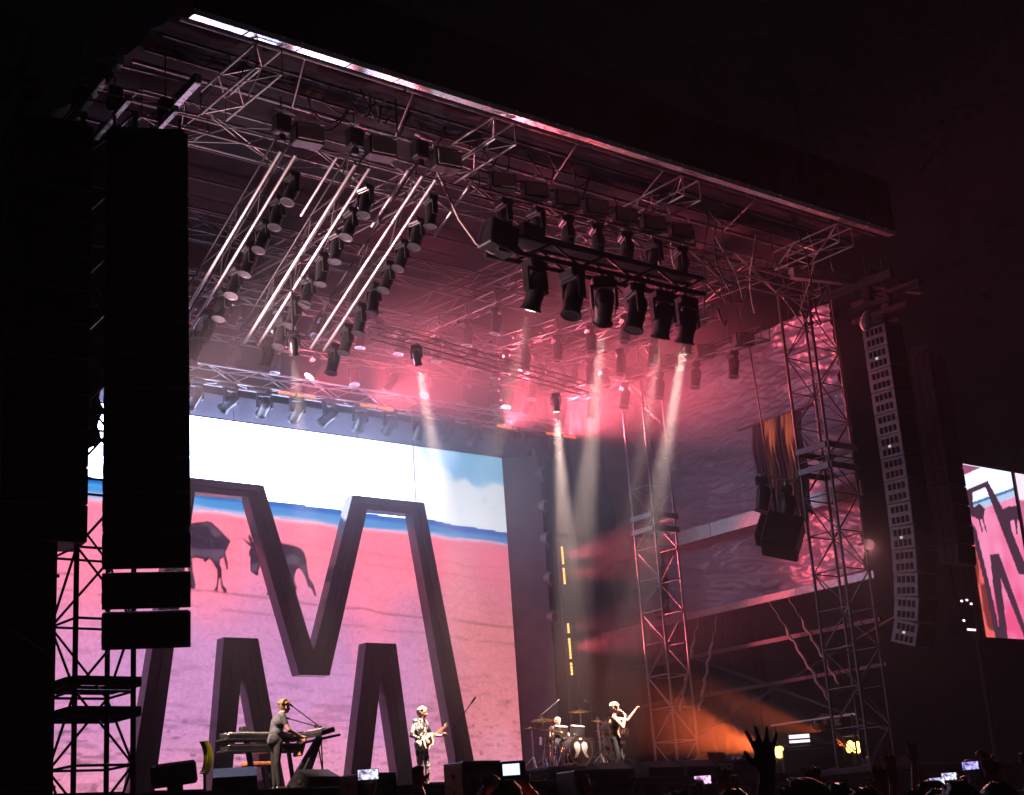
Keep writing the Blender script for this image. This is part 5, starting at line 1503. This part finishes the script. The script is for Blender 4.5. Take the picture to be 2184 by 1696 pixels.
def phone(label, p, col, s=1.0, landscape=True, strength=1.6):
    t = thing("phone", label, "phone", p, 0, "phones held up by the crowd")
    d = Vector((p[0], p[1], 0)).normalized()
    t.rotation_euler = (0, 0, math.atan2(d.y, d.x) - math.pi / 2)
    w, h = (.15, .075) if landscape else (.075, .15)
    part("body", box_mesh(w * s, .009, h * s, BLACKP, .003), t)
    pm = emis("phone_" + label[:14], col, strength)
    nt = pm.node_tree
    tc = nt.nodes.new("ShaderNodeTexCoord"); nz = nt.nodes.new("ShaderNodeTexNoise"); rp = nt.nodes.new("ShaderNodeValToRGB")
    nz.inputs["Scale"].default_value = 30.0
    rp.color_ramp.elements[0].position = .38; rp.color_ramp.elements[1].position = .62
    rp.color_ramp.elements[0].color = (col[0] * .12, col[1] * .05, col[2] * .15, 1); rp.color_ramp.elements[1].color = (*col, 1)
    nt.links.new(tc.outputs["Object"], nz.inputs["Vector"]); nt.links.new(nz.outputs["Fac"], rp.inputs[0]); nt.links.new(rp.outputs[0], nt.nodes["Emission"].inputs[0])
    part("screen", box_mesh(w * s * .93, .002, h * s * .9, pm, 0), t, (0, -.0062, 0))
    return t

crowd("person whose large dark hand with spread fingers rises before the amber lamp", (4.275, 3.825, 1.935), 'l', hd=(0, -.05, 1), curl=.15, hk=.95, spread=.75, voxel=.006, mats=[SKIN, CLOTHK, CLOTHK, BLACKP, CLOTHK])
crowd("person in black holding a pink lit phone up with both hands", (9.64, 9.40, 2.13), 'l', both=True, curl=.9)
phone("phone with a pink bright picture held above the crowd", (9.68, 9.40, 2.24), (1.0, .62, .95), 1.0, True, 1.8)
crowd("person with one bare arm bent up right of the big hand", (9.57, 8.15, 2.08), 'l', curl=.35, mats=[SKIN, CLOTHR, CLOTHK, BLACKP, CLOTHR])
crowd("person with a long pale arm stretched straight up at the right", (11.06, 8.22, 2.26), 'l', hd=(0, -.05, 1), curl=.3, mats=[SKIN, CLOTHG, CLOTHK, BLACKP, CLOTHG], scale=1.06)
crowd("short haired person low in front of the long pale arm", (6.05, 4.78, 1.35), 'l', hair=(HAIRB, "short"), scale=1.06, mats=[SKIN, CLOTHR, CLOTHK, BLACKP, CLOTHR])
crowd("person holding the lower of two blue lit phones", (12.08, 8.80, 2.02), 'l', both=True, curl=.9)
phone("lower left blue lit phone of the close pair at the right", (12.11, 8.78, 2.12), (.62, .68, 1.0), .95)
crowd("person holding the upper of two blue lit phones", (13.12, 9.28, 2.08), 'r', curl=.9)
phone("upper right blue lit phone of the close pair at the right", (13.06, 9.32, 2.19), (.75, .82, 1.0), 1.0)
crowd("person clapping below the single violet phone", (8.94, 6.05, 1.92), 'r', curl=.3, mats=[SKIN, CLOTHK, CLOTHK, BLACKP, CLOTHK])
crowd("person behind, holding up the single violet phone", (11.48, 7.96, 2.12), 'l', curl=.9)
phone("single violet phone held highest at the right", (11.45, 7.94, 2.20), (.48, .46, 1.0), .95)
crowd("person with head at the lower right corner", (5.15, 3.52, 1.30), 'l', hair=(HAIRK, "short"), scale=1.045, mats=[SKIN, CLOTHG, CLOTHK, BLACKP, CLOTHG])
crowd("person in a pale cap just left of the corner head", (6.35, 4.52, 1.30), 'l', hair=(CLOTHW, "short"), scale=1.04)
crowd("person with orange lit hands holding a phone before the big letter", (5.75, 8.60, 2.20), 'l', both=True, curl=.9, mats=[SKIN, CLOTHK, CLOTHK, BLACKP, CLOTHK], scale=1.03)
phone("pale phone held up below the guitarist's left side", (5.73, 8.60, 2.30), (.80, .86, 1.0), .95)
pf = thing("pit_platform", "low dark platform in the pit under the photographers", "platform", (6.2, 7.9, 0))
part("top", box_mesh(2.4, 1.8, .08, DECK, .02), pf, (0, 0, .36))
for a in (-1, 1):
    for b in (-1, 1):
        part("leg", box_mesh(.1, .1, .32, STEEL, .01, True), pf, (a * 1.1, b * .8, 0))
def pit(label, x, y, hf, mats, hair, J=None):
    o = person(label, (x, y, .40), FACE, dict(hf=hf, **(J or {})), mats, hair, .016, None, CG, True)
    return o
pit("crew member in profile with a headset below the drum riser", 6.37, 8.10, (.9, -.5, 0), [SKIN, CLOTHK, CLOTHK, BLACKP, CLOTHK], (HAIRK, "short"))
t = thing("headset", "curved headset band on the crew member's head", "headset", (6.37, 8.10, .40), FACE)
part("band", curve_mesh([(.10, -.02, 1.60), (.11, -.02, 1.70), (.06, -.02, 1.765), (-.0, -.02, 1.785), (-.06, -.02, 1.765), (-.11, -.02, 1.70), (-.10, -.02, 1.60)], .012, LAMPRIM), t)
part("ear_cup", lathe_mesh([(.03, -.02), (.04, 0), (.03, .02)], BLACKP, 10), t, (.115, -.02, 1.60), (0, DEG(90), 0))
part("ear_cup", lathe_mesh([(.03, -.02), (.04, 0), (.03, .02)], BLACKP, 10), t, (-.115, -.02, 1.60), (0, DEG(90), 0))
pit("photographer with arms coloured as if lit orange raising a camera right of the crew member", 6.02, 7.50, (0, -1, .1), [SKIN, ORANGE, CLOTHK, BLACKP, ORANGE], (HAIRB, "short"),  # orange light on the arms is put into the clothing colour
    dict(le=(.30, -.2, 1.50), lw=(.14, -.3, 1.72), lhd=(-.5, -.3, .7), lhn=(0, -1, 0), lcurl=1.0, re=(-.30, -.2, 1.50), rw=(-.12, -.3, 1.72), rhd=(.5, -.3, .7), rhn=(0, -1, 0), rcurl=1.0, sleeve=2))
t = thing("camera", "photo camera with a bright blue display raised over the crowd", "camera", (5.84, 7.22, 2.21), DEG(-39))
part("body", box_mesh(.15, .07, .10, BLACKP, .012), t)
part("lens_barrel", lathe_mesh([(.035, 0), (.04, .02), (.038, .1), (.03, .1)], BLACKP, 12), t, (0, .035, 0), (DEG(-90), 0, 0))
part("display", box_mesh(.10, .004, .065, emis("camera_display", (.6, .72, 1.0), 1.7), 0), t, (-.01, -.037, 0))
crowd("person with one small reddish hand raised left of the pair", (11.40, 12.0, 2.24), 'l', curl=.5, mats=[SKIN, CLOTHK, CLOTHK, BLACKP, CLOTHK])
crowd("person with one small reddish hand raised right of the pair", (11.58, 11.86, 2.24), 'r', curl=.5, mats=[SKIN, CLOTHR, CLOTHK, BLACKP, CLOTHR])

HEADS = ((4.68, 5.51, 1.09, "far left of the audience row, below the drum kit"), (5.51, 6.16, 1.10, "below the singer's feet, second of the row"), (5.5, 5.51, 1.10, "just left of the pink lit phone"), (4.94, 4.63, 1.085, "just left of the big dark hand"),
         (5.58, 4.78, 1.09, "right of the big dark hand"), (6.52, 5.34, 1.10, "below the right amber lamp"), (4.97, 3.95, 1.058, "right of the right amber lamp"), (6.47, 4.73, 1.07, "under the two close phones"), (5.7, 4.02, 1.058, "below the violet phone"), (6.27, 4.22, 1.066, "right of the violet phone"))
HM = (HAIRK, HAIRB, HAIRK, HAIRK, HAIRB, HAIRK, HAIRK, HAIRB, HAIRK, HAIRK)
for i, (x, y, sc, where) in enumerate(HEADS):
    o = person(f"spectator's head seen from behind {where}", (x, y, 0), FACE + random.uniform(-.3, .3), {}, [SKIN2 if i % 2 else SKIN, (CLOTHK, CLOTHR, CLOTHG)[i % 3], CLOTHK, BLACKP, (CLOTHK, CLOTHR, CLOTHG)[i % 3]], (HM[i], ("short", "curly", "quiff")[i % 3]), .02, None, CG, False)
    o.scale = (sc,) * 3
crowd("person with a bent arm waving right of the big dark hand", (6.44, 5.44, 1.90), 'r', curl=.4, mats=[SKIN, CLOTHK, CLOTHK, BLACKP, CLOTHK])
crowd("person with a fist raised between the two amber lamps", (7.14, 6.18, 1.94), 'l', curl=1.6, mats=[SKIN, CLOTHR, CLOTHK, BLACKP, CLOTHR])
crowd("person with an open hand raised left of the long pale arm", (7.54, 5.86, 1.92), 'l', curl=.2, mats=[SKIN, CLOTHG, CLOTHK, BLACKP, CLOTHG])
crowd("person with a bare arm raised near the right picture edge", (7.16, 4.83, 1.88), 'l', curl=.5, mats=[SKIN, CLOTHK, CLOTHK, BLACKP, CLOTHK], sleeve=0)

MORE = ((8.1, 6.2, 2.02, 'l', "first"), (8.75, 5.95, 2.06, 'r', "second"), (8.6, 5.55, 1.98, 'l', "third"), (9.3, 5.75, 2.03, 'r', "fourth"), (7.3, 6.9, 2.00, 'l', "fifth"), (6.2, 7.0, 2.03, 'r', "sixth"))
for i, (x, y, z, sd, nm) in enumerate(MORE):
    crowd(f"reveller with {('one open palm', 'a clenched fist', 'a pointing hand', 'a waving hand', 'a flat palm', 'a half closed hand')[i]} raised further back in the crowd", (x, y, z), sd, curl=(.2, 1.7, .6, .4, .1, 1.0)[i], mats=[SKIN, (CLOTHR, CLOTHG, CLOTHK)[i % 3], CLOTHK, BLACKP, (CLOTHR, CLOTHG, CLOTHK)[i % 3]], sleeve=(0, .3)[i % 2], turn=random.uniform(-.4, .4), hair=((HAIRK, HAIRB)[i % 2], "short"), voxel=.012)

# ================================================================== STAGE SMOKE
def smoke_material():
    m = bpy.data.materials.new("stage_smoke")
    m.use_nodes = True
    nt = m.node_tree
    nt.nodes.clear()
    N, Lk = nt.nodes.new, nt.links.new
    tc = N("ShaderNodeTexCoord")
    tot = None
    blobs = (((27.0, 30.5, 12.8), (9.5, 8.0, 5.2), .085), ((31.0, 30.8, 8.2), (5.0, 6.0, 4.4), .042), ((23.0, 29.5, 10.0), (13.0, 8.5, 8.5), .012), ((24.6, 24.2, 12.0), (2.6, 2.2, 2.4), .035),
             ((31.2, 28.0, 4.5), (4.8, 3.0, 2.1), .070), ((17.5, 28.5, 12.0), (6.0, 5.5, 4.2), .026), ((35.5, 26.5, 11.0), (8.0, 5.5, 8.0), .010), ((29.6, 34.2, 10.0), (3.2, 3.0, 5.0), .05))
    for c, r, a in blobs:
        s = N("ShaderNodeVectorMath"); s.operation = 'SUBTRACT'; s.inputs[1].default_value = c
        Lk(tc.outputs["Object"], s.inputs[0])
        d = N("ShaderNodeVectorMath"); d.operation = 'DIVIDE'; d.inputs[1].default_value = r
        Lk(s.outputs[0], d.inputs[0])
        l = N("ShaderNodeVectorMath"); l.operation = 'LENGTH'
        Lk(d.outputs[0], l.inputs[0])
        mr = N("ShaderNodeMapRange"); mr.interpolation_type = 'SMOOTHSTEP'
        mr.inputs[1].default_value = 1.0; mr.inputs[2].default_value = 0.15; mr.inputs[3].default_value = 0.0; mr.inputs[4].default_value = a
        Lk(l.outputs[1], mr.inputs[0])
        if tot is None: tot = mr.outputs[0]
        else:
            ad = N("ShaderNodeMath"); ad.operation = 'ADD'
            Lk(tot, ad.inputs[0]); Lk(mr.outputs[0], ad.inputs[1]); tot = ad.outputs[0]
    nz = N("ShaderNodeTexNoise"); nz.inputs["Scale"].default_value = .28; nz.inputs["Detail"].default_value = 2.0
    Lk(tc.outputs["Object"], nz.inputs["Vector"])
    nr = N("ShaderNodeMapRange"); nr.inputs[1].default_value = .35; nr.inputs[2].default_value = .65; nr.inputs[3].default_value = .55; nr.inputs[4].default_value = 1.4
    Lk(nz.outputs["Fac"], nr.inputs[0])
    mu = N("ShaderNodeMath"); mu.operation = 'MULTIPLY'
    Lk(tot, mu.inputs[0]); Lk(nr.outputs[0], mu.inputs[1])
    pv = N("ShaderNodeVolumePrincipled")
    pv.inputs["Color"].default_value = (.85, .85, .88, 1)
    pv.inputs["Anisotropy"].default_value = .1
    Lk(mu.outputs[0], pv.inputs["Density"])
    o = N("ShaderNodeOutputMaterial")
    Lk(pv.outputs[0], o.inputs["Volume"])
    return m
bm = bmesh.new()
bmesh.ops.create_cube(bm, size=1, matrix=Matrix.Translation((28.25, 29.4, 10.15)) @ Matrix.Diagonal((33.5, 16.0, 13.6, 1)))
sm = part("stage_smoke", from_bm("stage_smoke", bm, smoke_material()))
tag(sm, "drifting stage smoke lit red and white under the roof", "smoke", None, "stuff")

# ================================================================== HAZE
hz = bpy.data.materials.new("haze")
hz.use_nodes = True
hz.node_tree.nodes.clear()
pv = hz.node_tree.nodes.new("ShaderNodeVolumePrincipled")
pv.inputs["Color"].default_value = (.78, .84, 1.0, 1)
pv.inputs["Density"].default_value = 0.0021
ho = hz.node_tree.nodes.new("ShaderNodeOutputMaterial")
hz.node_tree.links.new(pv.outputs[0], ho.inputs["Volume"])
bm = bmesh.new()
bmesh.ops.create_cube(bm, size=1, matrix=Matrix.Translation((0, 0, 11.5)) @ Matrix.Diagonal((320, 320, 25, 1)))
tag(part("haze", from_bm("haze", bm, hz)), "thin night haze over the whole site", "haze", None, "stuff")
